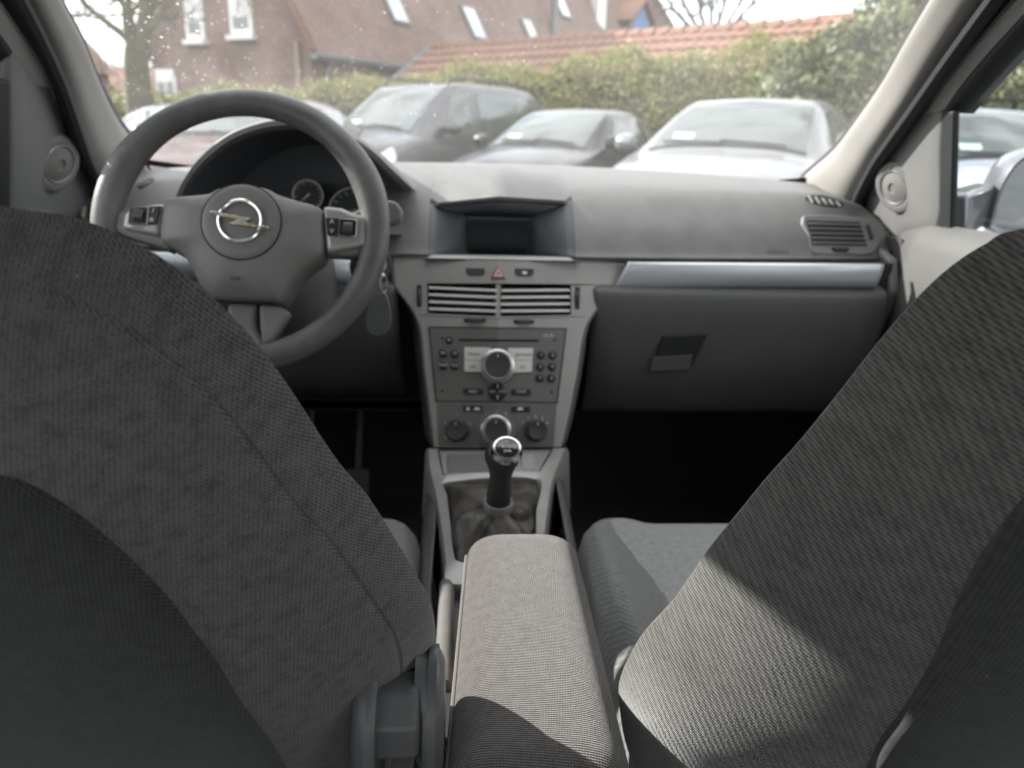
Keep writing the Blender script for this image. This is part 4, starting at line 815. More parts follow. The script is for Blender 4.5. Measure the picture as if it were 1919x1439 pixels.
# instrument hood and cluster
rim = [P(*q, y=yy) for q, yy in (((338, 372), 1.20), ((352, 343), 1.19), ((382, 303), 1.175), ((430, 264), 1.165), ((485, 242), 1.16), ((540, 234), 1.16), ((595, 241), 1.16), ((645, 259), 1.165), ((692, 289), 1.175), ((728, 322), 1.19), ((768, 358), 1.22))]
rm = smoothpts(rim, 5); rc = A(-.31, 1.2, .95)
def hrow(f):
    o = []
    for p in rm:
        k = np.clip((p[2]-.98)/.12, 0, 1); far = A(rc[0]+(p[0]-rc[0])*(.80), 1.58, .985+.04*k); o.append(p*(1-f)+far*f+A(0, 0, .012*k*math.sin(math.pi*f)))
    return o
rows = [[p+A(0, .006, -.006) for p in rm], [p+A(0, -.002, -.001) for p in rm]]+[hrow(f) for f in (.02, .08, .2, .35, .5, .7, .85, 1)]
oz = [unit((p-rc)*A(1, 0, 1)) for p in rm]; rows = [[p+A(0, .006, -.006) for p in rm], [p+A(0, -.003, 0) for p in rm], [p+A(0, -.002, 0)+o_*.007 for p, o_ in zip(rm, oz)], [p+A(0, .012, 0)+o_*.011 for p, o_ in zip(rm, oz)]]+[[q+o_*.011 for q, o_ in zip(hrow(f), oz)] for f in (.1, .2, .35, .5, .7, .85, 1)]
V, F = loft(rows); ih = mk('instrument_hood', V, [f[::-1] for f in F], M_DASH, dash)
def irow(s_, yy):
    return [A(rc[0]+(p[0]-rc[0])*s_, yy+(p[1]-1.16)*.3, .93+(p[2]-.93)*s_) for p in rm]
rows = [[p+A(0, .006, -.006) for p in rm], irow(.97, 1.22), irow(.92, 1.29), irow(.80, 1.335)]
V, F = loft(rows); mk('hood_lining', V, F, M_HOODIN, ih)
back = irow(.82, 1.33)
fc = mk('instrument_cluster', back+[A(-.50, 1.335, .88), A(-.14, 1.335, .88)], [tuple(range(len(back)))+(len(back)+1, len(back))], M_HOODIN, dash, smooth=False)
mk('cluster_shelf', *loft([[A(-.52, 1.20, .935), A(-.36, 1.19, .93), A(-.16, 1.20, .935)], [A(-.5, 1.34, .915), A(-.36, 1.34, .915), A(-.15, 1.34, .915)]]), M_HOODIN, dash, solid=.004)
GN2 = unit(A(.05, -1, .2))
for px, py, rpx in ((577, 366, 27), (662, 398, 44)):
    c = P(px, py, y=1.30); r = rpx/1400*1.28; u, v, nn = frame(GN2)
    g = mk('gauge', *lathe(c, GN2, [(r, -.004), (r*.94, -.001), (r*.05, -.0005)], 36), M_BLACK, dash)
    mk('gauge_ring', *tube(lathe(c, GN2, [(r, 0)], 40, False, False)[0], .0016, 6, True), M_SATIN, g)
    tk = []
    for k in range(15):
        th = R(225-270*k/14); d = u*math.cos(th)+v*math.sin(th); e = np.cross(nn, d); l = .8 if k % 2 else .74
        tk.append(extr([c+d*r*l-e*.0005, c+d*r*l+e*.0005, c+d*r*.9+e*.0005, c+d*r*.9-e*.0005], nn, .0002, .0006))
    mk('tick_marks', *merge(*tk), M_PRINT, g, smooth=False)
    th = R(222); d = u*math.cos(th)+v*math.sin(th); e = np.cross(nn, d); mk('needle', *extr([c-d*r*.15-e*.0016, c-d*r*.15+e*.0016, c+d*r*.75], nn, .001, .002), M_SATIN, g, smooth=False)
# steering column shroud, ignition lock, stalk
wc = P(455, 428, y=.975)
WN = unit(A(.03, -math.cos(R(24)), math.sin(R(24))))
col = [wc-WN*h for h in (.045, .10, .18, .30)]; u, v, _ = frame(WN); rows = []
for c, (a, b) in zip(col, ((.052, .055), (.066, .075), (.078, .09), (.085, .10))):
    rows.append([c+u*a*math.copysign(abs(math.cos(t))**.7, math.cos(t))+v*(b*math.copysign(abs(math.sin(t))**.7, math.sin(t))-.02) for t in np.linspace(0, 2*math.pi, 29)[:-1]])
cs = mk('column_shroud', *loft(rows, True, True), M_LOW, dash)
il = P(680, 503, y=1.02); mk('ignition_lock', *lathe(il+A(.01, .03, 0), (.35, -1, .25), [(.026, -.04), (.026, .006), (.023, .012), (.014, .013), (.012, .008)], 28), M_BLACK, cs)
mk('lock_ring', *tube(lathe(il+A(.015, .017, .004), (.35, -1, .25), [(.0135, 0)], 24, False, False)[0], .002, 6, True), M_SATIN, cs)
st_ = P(735, 398, y=1.06); sa = P(660, 405, y=1.10); mk('wiper_stalk', *tube([sa, st_-A(.012, 0, 0)], [.009, .011], 12), M_BLACK, cs)
e = P(742, 398, y=1.055); mk('stalk_end', *extr([P(722, 375, y=1.055), P(744, 379, y=1.055), P(754, 395, y=1.055), P(752, 414, y=1.055), P(735, 424, y=1.055), P(720, 415, y=1.055)], (0, -1, .2), -.02, .006), M_DOOR, cs, bevel=.004)

# ================================================================== CENTRE FASCIA
fas = thing('centre_console', 'silver-grey centre console with air vents, car radio and heater knobs', 'console', (0, 1.0, .28))
FO = A(0, 1.2, .896); FU = A(0, .11, .28); KF = .145
NRt = unit(np.cross(A(1, KF, 0), FU)); NRt = NRt if NRt[1] < 0 else -NRt; NLt = NRt*A(-1, 1, 1); NC = unit(NRt+NLt)
def fx(py): return 937-.025*(py-485)
def FP(px, py, h=0):
    n = NLt if px < fx(py) else NRt; return P(px, py, pl=(FO+n*h, n))
def fclip(poly, left):
    out = []; m = len(poly); d = lambda q: (fx(q[1])-q[0])*(1 if left else -1)
    for i in range(m):
        a, b = poly[i], poly[(i+1) % m]; da, db = d(a), d(b)
        if da >= 0: out.append((a[0], a[1], abs(da) < .01))
        if da*db < 0:
            t = da/(da-db); out.append((a[0]+(b[0]-a[0])*t, a[1]+(b[1]-a[1])*t, True))
    return out
def fprism(name, poly, h0, h1, m, parent, bevel=0, smooth=True):
    VF = []
    for left in (True, False):
        q = fclip(poly, left)
        if len(q) < 3: continue
        n = NLt if left else NRt; p3 = [P(a, b, pl=(FO, n)) for a, b, c in q]; k = len(q)
        fold = [c for a, b, c in q]
        p3 = np.array(p3); V = np.vstack([p3+n*h0, p3+n*h1])
        if any(fold): # keep the fold vertices on the centre plane
            for i in range(k):
                if fold[i]: V[i][0] = V[k+i][0] = 0
        nrm = sum(np.cross(p3[i], p3[(i+1) % k]) for i in range(k)); flip = np.dot(nrm, n) < 0
        F = [tuple(range(k-1, -1, -1)), tuple(range(k, 2*k))]
        for i in range(k):
            j = (i+1) % k
            if fold[i] and fold[j]: continue
            F.append((i, j, k+j, k+i))
        if flip: F = [f[::-1] for f in F]
        VF.append((V, F))
    V, F = merge(*VF); return mk(name, V, F, m, parent, smooth=smooth, bevel=bevel)
LEFT = [(738, 482), (739, 505), (742, 535), (757, 555), (775, 580), (788, 608), (793, 640), (797, 690), (806, 760), (814, 838)]
RIGHT = [(1174, 490), (1163, 515), (1147, 545), (1118, 578), (1100, 605), (1090, 640), (1082, 695), (1068, 770), (1052, 838)]
def seg(pts, y0, y1):
    s_ = [(float(a), float(b)) for a, b in pts]; ys_ = [b for a, b in s_]; xs_ = [a for a, b in s_]
    return [(np.interp(y0, ys_, xs_), y0)]+[q for q in s_ if y0 < q[1] < y1]+[(np.interp(y1, ys_, xs_), y1)]
VT, VB = 530, 591
# bezel as four pieces round the vent opening, one part
def bez(poly): 
    VF = []
    for left in (True, False):
        q = fclip(poly, left)
        if len(q) < 3: continue
        n = NLt if left else NRt; p3 = [P(a, b, pl=(FO, n)) for a, b, c in q]
        for i in range(len(q)):
            if q[i][2]: p3[i][0] = 0
        nrm = sum(np.cross(p3[i], p3[(i+1) % len(p3)]) for i in range(len(p3)))
        VF.append((p3, [tuple(range(len(p3)))] if np.dot(nrm, n) > 0 else [tuple(range(len(p3)))[::-1]]))
    return VF
pcs = bez(seg(LEFT, 482, VT)+seg(RIGHT, 490, VT+3)[::-1]) + bez(seg(LEFT, VT, VB)+[(803, VB-2), (803, VT)]) + bez([(1068, VT+5), (1068, VB+1)]+seg(RIGHT, VT+3, VB+3)[::-1]) + bez(seg(LEFT, VB, 838)+seg(RIGHT, VB+3, 838)[::-1])
pcs += bez([(seg(LEFT, VT, VT+1)[0][0], VT), (803, VT), (803, VT+.01)])[:0]
V, F = merge(*pcs); bz = mk('bezel', V, F, M_BEZEL, fas, smooth=False)
bm = bmesh.new(); bm.from_mesh(bz.data); bmesh.ops.remove_doubles(bm, verts=bm.verts, dist=.0012); bm.to_mesh(bz.data); bm.free()
# top lip catching the light and side walls going forward
top = [FP(738+(fx(484)-738)*k/6, 482+(485-482)*k/6) for k in range(7)]+[FP(fx(485)+(1174-fx(485))*k/6, 485+5*k/6) for k in range(1, 7)]
mk('bezel_lip', *loft([[p+A(0, .03, -.002) for p in top], [p+A(0, .012, .004) for p in top], [p+A(0, .002, .0035) for p in top], [p+A(0, -.002, 0) for p in top], [p+A(0, -.001, -.004) for p in top]]), M_BEZEL, bz)
for pts in (LEFT, RIGHT):
    e = smoothpts([FP(*q) for q in pts], 4); sg = -1 if pts is LEFT else 1
    rows = [[p for p in e], [p+A(sg*.004, .006, 0) for p in e], [p+A(sg*.007, .02, 0) for p in e], [p+A(sg*.016, .06, -.004) for p in e], [p+A(sg*.026, .16, -.01) for p in e]]
    V, F = loft(rows); mk('side_wall', V, F if sg < 0 else [f[::-1] for f in F], M_LOW, fas, solid=.003)
# vents
vd = thing_ = fprism('vent_duct', [(800, 527), (1071, 533), (1071, 595), (800, 591)], -.05, -.03, M_BLACK, fas, smooth=False)
for nm, poly in (('duct_wall', [(803, 530), (fx(530), 533), (1068, 535), (1068, 536), (fx(530), 534), (803, 531)]),):
    pass
for i in range(4):
    f = (i+.62)/4.35; yl = 531+(589-531)*f; yc = 538+(594-538)*f-1; yr = 536+(592-536)*f
    for left in (True, False):
        if left: a, b = FP(803, yl), FP(fx(yc)-4, yc)
        else: a, b = FP(fx(yc)+4, yc), FP(1068, yr)
        n = NLt if left else NRt; d = unit(A(0, .9, -.12)); up = unit(FU)
        V = [a+up*.0018, b+up*.0018, b+d*.028+up*.004, a+d*.028+up*.004, a-up*.0018, b-up*.0018, b+d*.028-up*.0, a+d*.028-up*.0]
        mk('vent_slat', V, [(0, 1, 2, 3), (5, 4, 7, 6), (4, 5, 1, 0), (1, 5, 6, 2), (4, 0, 3, 7)], M_SLAT, fas, smooth=False, bevel=.0008)
a, b = FP(fx(532)-.5, 533), FP(fx(592)-.5, 595); a[0] = b[0] = 0
V, F = extr([a+A(-.004, 0, 0), a+A(.004, 0, 0), b+A(.004, 0, 0), b+A(-.004, 0, 0)], NC, -.03, -.0015); mk('vent_divider', V, F, M_BEZEL, fas, smooth=False)
for sg, xx in ((-1, 803), (1, 1068)):
    a, b = FP(xx, 530 if sg < 0 else 535), FP(xx, 590 if sg < 0 else 592); mk('vent_cheek', *extr([a, b, b+A(0, .05, 0), a+A(0, .05, 0)], (sg, 0, 0), 0, .002), M_BLACK, fas, smooth=False)
l0 = [FP(800, 589), FP(fx(592), 595), FP(1071, 592)]; l0[1][0] = 0
mk('vent_lip', *tube(l0, .0016, 6), M_BEZEL, fas)
for poly in ([(781, 534), (790, 534), (790, 576), (781, 574)], [(1077, 537), (1087, 538), (1086, 580), (1077, 579)]):
    sl = fprism('wheel_slot', poly, -.002, .0006, M_BLACK, fas, smooth=False)
    (x0, y0), (x1, y1) = poly[0], poly[2]; c = FP((x0+x1)/2, (y0+y1)/2, .0); mk('thumb_wheel', *lathe(c-NC*.010-A(.002, 0, 0), (1, 0, 0), [(.0155, -.0001), (.0165, .001), (.0165, .003), (.0155, .004)], 24), M_BTNG, sl)
for poly in ([(869, 597), (911, 597), (910, 604), (870, 604)], [(962, 599), (1001, 600), (1000, 607), (963, 606)]):
    sl = fprism('wheel_slot', poly, -.002, .0006, M_BLACK, fas, smooth=False)
    xs_ = [q[0] for q in poly]; c = FP(np.mean(xs_), np.mean([q[1] for q in poly])); n = NLt if np.mean(xs_) < 930 else NRt
    u = unit(A(1, KF*(1 if n is NRt else -1), 0)); w0 = (max(xs_)-min(xs_))*.00084*.72/2; up = unit(FU)
    mk('tilt_tab', *extr([c-u*w0+up*.003, c+u*w0+up*.003, c+u*w0*.9-up*.0035, c-u*w0*.9-up*.0035], n, 0, .006), M_BTNG, sl, bevel=.001)
# switches above the vents
for nm, poly in (('blank_switch', [(874, 502), (909, 503), (909, 512), (903, 516), (880, 516), (874, 512)]), ('switch', [(965, 503), (1000, 504), (1000, 513), (994, 518), (971, 517), (965, 513)])):
    bt = fprism(nm, poly, -.002, .0022, M_BTNG, fas, bevel=.0008)
    if nm == 'switch': c = FP(983, 511, .0028); u, v, n = frame(NRt); mk('switch_symbol', *extr([c+u*a+v*b for a, b in ((-.0035, -.0025), (.0035, -.0025), (.004, .002), (-.003, .003))], n, 0, .0003), M_PRINT, bt, smooth=False)
hz = [(937, 496), (950, 520), (948, 524), (925, 524), (923, 520)]
u, v, n = frame(NC); c = FP(fx(512)-.01, 513); c[0] = 0
tri = lambda s_, dz=0: [c+u*a*s_+v*(b*s_+dz) for a, b in ((0, .0145), (.0125, -.0085), (-.0125, -.0085))]
hb = mk('hazard_button', *extr(tri(1.0), n, -.004, .0030), M_RED, fas, bevel=.0022, seg=3)
mk('triangle_mark', *extr(tri(.55), n, .0031, .0034), M_PRINT, hb, smooth=False); mk('triangle_mark', *extr(tri(.3), n, .0035, .0038), M_RED, hb, smooth=False)
# radio
rad = fprism('radio', [(804, 613), (1061, 616), (1043, 754), (818, 751)], -.004, .0016, M_RADIO, fas, smooth=False)
for poly in ([(804, 612), (1062, 615), (1061.6, 617), (804, 614)], [(803, 612), (805.5, 612), (819, 752), (816.6, 752)], [(1059.6, 616), (1062, 616), (1044.4, 755), (1042, 755)], [(816, 750.5), (1045, 753.2), (1045, 755.8), (816, 753)]):
    fprism('gap_line', poly, -.003, .0021, M_BLACK, rad, smooth=False)
fprism('disc_slot', [(861, 635.5), (1009, 636.5), (1009, 640.5), (861, 639)], -.003, .0022, M_SEAM, rad, smooth=False)
def rbtn(px, py, r, label=None, parent=rad, lift=.0016):
    n = NLt if px < fx(py) else NRt; c = FP(px, py, lift); b = mk('button', *lathe(c, n, [(r, -.003), (r, .002), (r*.86, .003), (r*.5, .0033)], 20), M_BTN, parent)
    u, v, n = frame(n)
    if label: text('lettering', label, r*.85, c, u, v, n, M_PRINT, b, .0037)
    return b
PXM = 1.19/1400
rbtn(842, 637.5, .0058, 'AS')
for px, py, s_ in ((831, 662, 'FM'), (853, 663, 'TP'), (831, 684.5, 'MAN'), (853, 685, 'RDS'), (1013.5, 665, '1'), (1035, 665.5, '2'), (1012, 687, '3'), (1034, 687, '4'), (1011, 708, '5'), (1032.5, 708.5, '6')): rbtn(px, py, .0072, s_)
for px, py in ((829, 633.5), (1039.5, 637.5), (829, 733), (1033.5, 735)): 
    n = NLt if px < 930 else NRt; mk('screw_hole', *lathe(FP(px, py, .0016), n, [(.002, -.002), (.002, .0006)], 12), M_SEAM, rad)
for poly, s_, tx in (([(870.5, 651), (920, 652), (920, 675), (870.5, 675)], 'FM/AM', 888), ([(870.5, 675.6), (920, 675.6), (920, 698.5), (870.5, 696.5)], 'CD', 886), ([(951, 653), (998.5, 653), (997, 675.8), (951, 675.5)], 'SETTINGS', 981), ([(951, 676.2), (997, 676.4), (996, 697.5), (951, 699)], 'BC', 980)):
    b = fprism('white_key', poly, -.002, .0038, M_BTNW, rad, bevel=.0008); n = NLt if tx < 930 else NRt; u, v, n = frame(n)
    text('lettering', s_, .0062, FP(tx, np.mean([q[1] for q in poly])+1, .0039), u, v, n, M_PRINTD, b, .0004)
def knob(px, py, r, parent, tall=.016, ring=True, m=M_KNOB, dot=True, name='knob'):
    c = FP(fx(py)-.01 if abs(px-fx(py)) < 12 else px, py, 0.0)+NC*0
    n = NC if abs(px-fx(py)) < 12 else (NLt if px < fx(py) else NRt); c = c+n*.002
    col_ = mk(name, *lathe(c, n, [(r*1.16, -.003), (r*1.16, .0015), (r*1.02, .003), (r, .005), (r*.985, tall*.8), (r*.93, tall), (r*.86, tall*1.02)], 40, True, False), M_SATIN if ring else m, parent)
    mk('cap', *lathe(c, n, [(r*.87, tall*.95), (r*.86, tall*1.04), (r*.6, tall*1.0), (r*.05, tall*.97)], 40, False, True), m, col_)
    if dot: u, v, n = frame(n); p = c+v*r*.62; mk('pointer_mark', *extr([p+u*a+v*b for a, b in ((-.0007, -.0022), (.0007, -.0022), (.0007, .0022), (-.0007, .0022))], n, tall*1.03, tall*1.07), M_PRINT, col_, smooth=False)
    return col_
knob(934, 686, .0235, rad, .017)
for poly, s_, tx in (([(869, 727), (905, 728), (905, 739), (869, 738)], 'INFO', 887), ([(958.5, 729), (994, 729), (994, 740), (958.5, 740)], 'TONE', 976)):
    b = fprism('flat_key', poly, -.002, .0045, M_BTN, rad, bevel=.001); n = NLt if tx < 930 else NRt; u, v, n = frame(n); text('lettering', s_, .006, FP(tx, 734, .0046), u, v, n, M_PRINT, b, .0004)
c = FP(fx(734)-.01, 734); c[0] = 0; u, v, n = frame(NC)
dp = mk('direction_pad', *lathe(c, NC, [(.0148, -.003), (.0148, .004), (.013, .0055), (.004, .0062)], 32), M_BTN, rad)
for a, b, s_, w_ in ((0, .009, '', 0), (0, -.009, '', 0), (-.0082, 0, 'SEEK', 1), (.0082, 0, 'BAND', 1)):
    if w_: text('lettering', s_, .0042, c+u*a+v*b, u, v, n, M_PRINT, dp, .0063)
    else: mk('arrow_mark', *extr([c+u*q+v*(b+z) for q, z in ((-.0007, -.003), (.0007, -.003), (.0007, .003), (-.0007, .003))], n, .0058, .0063), M_PRINT, dp, smooth=False)
u, v, n = frame(NRt); text('model_lettering', 'CD 30', .0062, FP(1027, 629, .0016), u, v, n, M_PRINT, rad, .0006)
# heater panel
hp2 = fprism('heater_panel', [(818.5, 756), (1043, 758), (1037, 838), (822, 836)], -.004, .0012, M_RADIO, fas, smooth=False)
for poly, tx in (([(868, 759.5), (904, 760.5), (904, 771), (868, 770)], 886), ([(957.5, 761.5), (993, 761.5), (993, 772), (957.5, 772)], 975)):
    b = fprism('flat_key', poly, -.002, .003, M_BTN, hp2, bevel=.0008); n = NLt if tx < 930 else NRt; u, v, n = frame(n)
    for k, dx in enumerate((-9, 8) if tx < 930 else (0,)):
        cc_ = FP(tx+dx, 766, .0031)
        if k == 0 and tx < 930: mk('symbol', *lathe(cc_, n, [(.0028, 0), (.0028, .0004)], 12), M_PRINT, b)
        else: mk('symbol', *extr([cc_+u*a+v*q for a, q in ((-.005, -.0022), (.005, -.0022), (.0045, .0005), (.002, .0025), (-.002, .0025), (-.0045, .0005))], n, 0, .0004), M_PRINT, b, smooth=False)
knob(857, 806, .0165, hp2, .018, False); knob(1003, 806, .0165, hp2, .018, False); kb = knob(929, 806, .0212, hp2, .018, True)
mk('knob_halo', *tube(lathe(FP(fx(806)-.01, 806, .003), NC, [(.0285, 0)], 40, False, False)[0], .0007, 5, True), M_BEZEL, hp2)
for px, py, s_ in ((835, 792, '<'), (857, 778, '"'), (881, 795, '='), (836, 819, 'o'), (874, 820, 'v'), (912, 774, '-'), (931, 770.5, '|'), (948, 774.5, '+'), (980, 793, '*'), (990.5, 784, '1'), (1003.5, 780.5, '2'), (1016.5, 784, '3'), (1025.5, 792.5, '4')):
    n = NLt if px < fx(py) else NRt; u, v, n = frame(n); text('dial_mark', s_, .0078, FP(px, py, .0014), u, v, n, M_PRINT, hp2, .0005)
# lower console: shift surround on a gently rising plane
SP0 = A(0, 1.075, .613); SPN = unit(A(0, -.128, 1)); SPL = (SP0, SPN)
sp = lambda x, y, h=0: P(x, y, pl=(SP0+SPN*h, SPN))
OUT = [(798, 840), (815, 838), (1040, 837), (1066, 836), (1048, 868), (1034, 905), (1026, 960), (1019, 1010), (1010, 1062), (995, 1095), (840, 1095), (836, 1060), (829, 1000), (817, 930)]
INN = [(836, 906), (1003, 898), (1004, 960), (1003, 1020), (1000, 1055), (985, 1068), (868, 1058), (852, 1046), (846, 1000), (838, 930)]
oo = smoothpts([sp(*q) for q in OUT], 3, True); oi = smoothpts([sp(*q) for q in INN], 3, True)
def ringpts(pts, n):
    p = np.array(pts+[pts[0]]); s_ = np.r_[0, np.cumsum(np.linalg.norm(np.diff(p, axis=0), axis=1))]; t = np.linspace(0, s_[-1], n+1)[:-1]; return np.stack([np.interp(t, s_, p[:, k]) for k in range(3)], 1)
def angring(pts, c, n=72):
    r = ringpts(pts, 600); a = np.arctan2((r-c)[:, 1], (r-c)[:, 0]); o = np.argsort(a); a, r = a[o], r[o]
    t = np.linspace(-math.pi, math.pi, n+1)[:-1]; return [np.array([np.interp(q, a, r[:, k], period=2*math.pi) for k in range(3)]) for q in t]
cI = np.mean(oi, 0); ro, ri = angring(oo, cI), angring(oi, cI)
rows = [[p-SPN*.12+(p-cI)*A(.10, 0, 0) for p in ro], [p-SPN*.012+(p-cI)*A(.03, 0, 0) for p in ro], [p-SPN*.004 for p in ro], [p*.94+q*.06 for p, q in zip(ro, ri)], [p*.2+q*.8+SPN*.004 for p, q in zip(ro, ri)], [p*.06+q*.94+SPN*.005 for p, q in zip(ro, ri)], [q+SPN*.002 for q in ri], [q-SPN*.02 for q in ri]]
V, F = loft(rows, True); ss = mk('shift_surround', V, F, M_CONS, fas)
# pocket tray / ashtray between heater panel and lever
pk = [sp(838, 852, .004), sp(924, 851, .004), sp(924, 885, .004), sp(839, 887, .004)]
mk('tray_lid', *extr(pk, SPN, -.001, .0016), M_RADIO, ss, smooth=False, bevel=.001)
mk('tray_lid', *extr([sp(978, 853, .004), sp(1000, 852, .004), sp(1004, 866, .004), sp(1003, 880, .004), sp(978, 880, .004)], SPN, -.001, .0016), M_CONS, ss, smooth=False, bevel=.001)
for a, b in (((822, 843), (831, 890)), ((831, 890), (1010, 884)), ((822, 843), (1035, 841)), ((1035, 841), (1010, 884))):
    mk('joint_line', *tube([sp(*a, .0035), sp(*b, .0035)], .0011, 5), M_SEAM, ss)
# console flanks and tunnel
for sg in (-1, 1):
    pts = [(1.10, .612), (1.0, .60), (.85, .578), (.78, .565), (.55, .52), (.35, .50)]
    rows = [[A(sg*(.088 if y > .7 else .062), y, z-.004) for y, z in pts], [A(sg*(.105 if y > .7 else .075), y, z-.04) for y, z in pts], [A(sg*.115, y, z-.12) for y, z in pts], [A(sg*.13, y, .27) for y, z in pts]]
    V, F = loft(rows); mk('tunnel_flank', V, F, M_LOW, fas, solid=.003)
    side = [P(q[0], q[1], x=sg*.112) for q in ()]
rows = [[A(x, y, z-.006) for x in (-.062, -.03, .03, .062)] for y, z in ((.79, .566), (.6, .53), (.35, .50))]; mk('tunnel_top', *loft(rows), M_LOW, fas)
mk('door_pocket_flap', *extr([P(1032, 905, x=.10), P(1050, 862, x=.105), P(1058, 870, x=.108), P(1040, 920, x=.105), P(1030, 925, x=.10)], (1, -.3, .2), -.002, .002), M_BLACK, fas, bevel=.001)
# handbrake rail between seat and armrest
hbk = thing('handbrake_lever', 'worn pale grey handbrake lever in the gap left of the armrest', 'lever', tuple(P(840, 1200, y=.62)))
a0, a1, a2 = P(838, 1085, y=.80), P(835, 1180, y=.66), P(830, 1290, y=.52)
mk('grip', *tube(smoothpts([a0, a1, a2], 5), [.004]+[.009]*9+[.008], 12), M_GREYRAIL, hbk)
mk('release_button', *lathe(a0, unit(a0-a1), [(.006, -.004), (.006, .008), (.004, .01)], 16), M_BTN, hbk)
mk('pivot_bracket', *box(a2+A(0, -.03, -.04), (.03, .06, .08)), M_BLACK, hbk, bevel=.006)

# ================================================================== GEAR LEVER
YG = .86
kt = P(950, 843, y=YG); g0 = P(946, 1005, z=.578)
gear = thing('gear_lever', 'black six-speed gear lever with chrome-ringed knob and leather boot', 'gear lever', tuple(sp(935, 980)))
ax = unit(P(950, 843, y=YG)-P(941, 945, y=.875)); KN = unit(ax*.75+A(0, -.55, .45))
nk = P(934, 940, y=.872); ct = P(949, 862, y=YG)
ln = np.linalg.norm(ct-nk)
prof = [(.0135, -.010), (.0155, 0), (.0158, .012), (.0146, .03), (.0138, ln*.60), (.0168, ln*.82), (.0208, ln*.97), (.0222, ln*1.08), (.0215, ln*1.17), (.0185, ln*1.26), (.0150, ln*1.30)]
kb = mk('knob', *lathe(nk, ax, prof, 36), mat('knob_leather', (.035, .034, .033), .42, bump=.35, bscale=500, var=.2, vscale=30), gear)
tc_ = P(950, 842, y=YG-.016)
mk('chrome_ring', *lathe(tc_, KN, [(.0195, -.006), (.0192, .0), (.0172, .0035), (.0150, .0038), (.0145, .002)], 40, False, False), M_CHROME, kb)
bd_ = mk('badge', *lathe(tc_, KN, [(.0150, -.002), (.0150, .0026), (.006, .0034), (.0005, .0036)], 36), mat('badge_gloss', (.015, .018, .018), .06, spec=.9), kb)
u, v, n = frame(KN); text('shift_pattern', 'R135\n246', .0068, tc_-v*.0018, u, v, n, M_PRINT, bd_, .0042)
# boot: pleated leather from neck ring to the surround
neck = nk-ax*.008
mk('boot_collar', *lathe(nk-ax*.006, ax, [(.0185, -.006), (.0195, 0), (.0185, .007), (.0165, .008)], 28, False, False), mat('collar_grey', (.26, .25, .235), .6, bump=.5, bscale=300), gear)
u, v, n = frame(ax, (0, 1, 0)); rows = []; nb_ = len(ri)
c0 = cI
angs = [math.atan2((p-cI)[1], (p-cI)[0]) for p in ri]
for f in np.linspace(0, 1, 22):
    r = []
    for k, p in enumerate(ri):
        a = angs[k]; inner = neck+A(math.cos(a)*.0185, math.sin(a)*.0185, 0)-ax*.002; outer = p-SPN*.006
        g_ = f**1.15; m = inner*(1-g_)+outer*g_; m[2] = inner[2]*(1-f**.62)+outer[2]*f**.62
        w_ = math.sin(math.pi*min(1, f*1.02))**.8; fold = w_*(.024*abs(math.sin(2*a+.7))-.013+.005*math.sin(5*a-6*f+1))
        slump = .010*w_-.010*w_*math.cos(a-.8)
        r.append(m+A(math.cos(a), math.sin(a), .25)*fold+A(0, 0, slump))
    rows.append(r)
mk('boot', *loft(rows, True), M_GAITER, gear)

# ================================================================== STEERING WHEEL
sw = thing('steering_wheel', 'worn grey leather three-spoke steering wheel with chrome lightning ring badge', 'steering wheel', tuple(wc))
WROT = R(3.0); u0, v0, wn_ = frame(WN); wu = u0*math.cos(WROT)-v0*math.sin(WROT); wv = u0*math.sin(WROT)+v0*math.cos(WROT)
RR = .1665
def wp(px, py, h=0): return P(px, py, pl=(wc+WN*h, WN))
rows = []
for k in range(96):
    t = 2*math.pi*k/96; d = wu*math.cos(t)+wv*math.sin(t); c = wc+d*RR; g = 1+.13*sum(math.exp(-((math.degrees(t)-q+180) % 360-180)**2/300.) for q in (22, 158)); rx, ry = .0172*g, .0165*(1+(g-1)*.6)
    rows.append([c+d*rx*math.cos(s_)+WN*ry*math.sin(s_) for s_ in np.linspace(0, 2*math.pi, 17)[:-1]])
rows.append(rows[0]); V, F = loft(rows, True); mk('rim', V, [f[::-1] for f in F], M_RIM, sw)
# hub pad
PAD = [(312, 374), (360, 366), (392, 362), (412, 352), (455, 345), (500, 353), (522, 364), (552, 374), (600, 389), (606, 420), (608, 452), (603, 478), (575, 500), (548, 530), (528, 562), (512, 566), (430, 562), (398, 560), (372, 530), (345, 480), (310, 458), (300, 448), (299, 420)]
pp = smoothpts([wp(*q, .012) for q in PAD], 3, True); pc = wp(455, 440, .012); rows = []
for s_, h in ((1.0, -.045), (1.0, -.006), (.985, 0), (.95, .004), (.8, .011), (.6, .016), (.3, .018), (.02, .018)): rows.append([pc+(p-pc)*s_+WN*h for p in pp])
V, F = loft(rows, True); pad_ = mk('hub_pad', V, F, M_HUB, sw)
bc = wp(452, 415, .030)
mk('badge_disc', *lathe(bc, WN, [(.0475, -.004), (.0475, -.0005), (.046, .0008), (.04, .0018), (.02, .0026), (.001, .003)], 48), M_HUB, pad_)
mk('disc_groove', *tube(lathe(bc, WN, [(.0478, -.0005)], 56, False, False)[0], .0008, 5, True), M_SEAM, pad_)
tl_ = R(-5); eu = wu*math.cos(tl_)+wv*math.sin(tl_); ev = np.cross(WN, eu); ec = bc+WN*.0035
em = mk('emblem_ring', *tube(lathe(ec, WN, [(.0255, 0)], 56, False, False)[0], .0027, 8, True), M_CHROME, pad_)
bolt = [(-.0335, .0052), (-.0285, .0056), (.0125, .0040), (.0055, -.0014), (.034, -.0040), (.0295, -.0062), (-.0120, -.0062), (-.0035, .0004), (-.0300, .0018)]
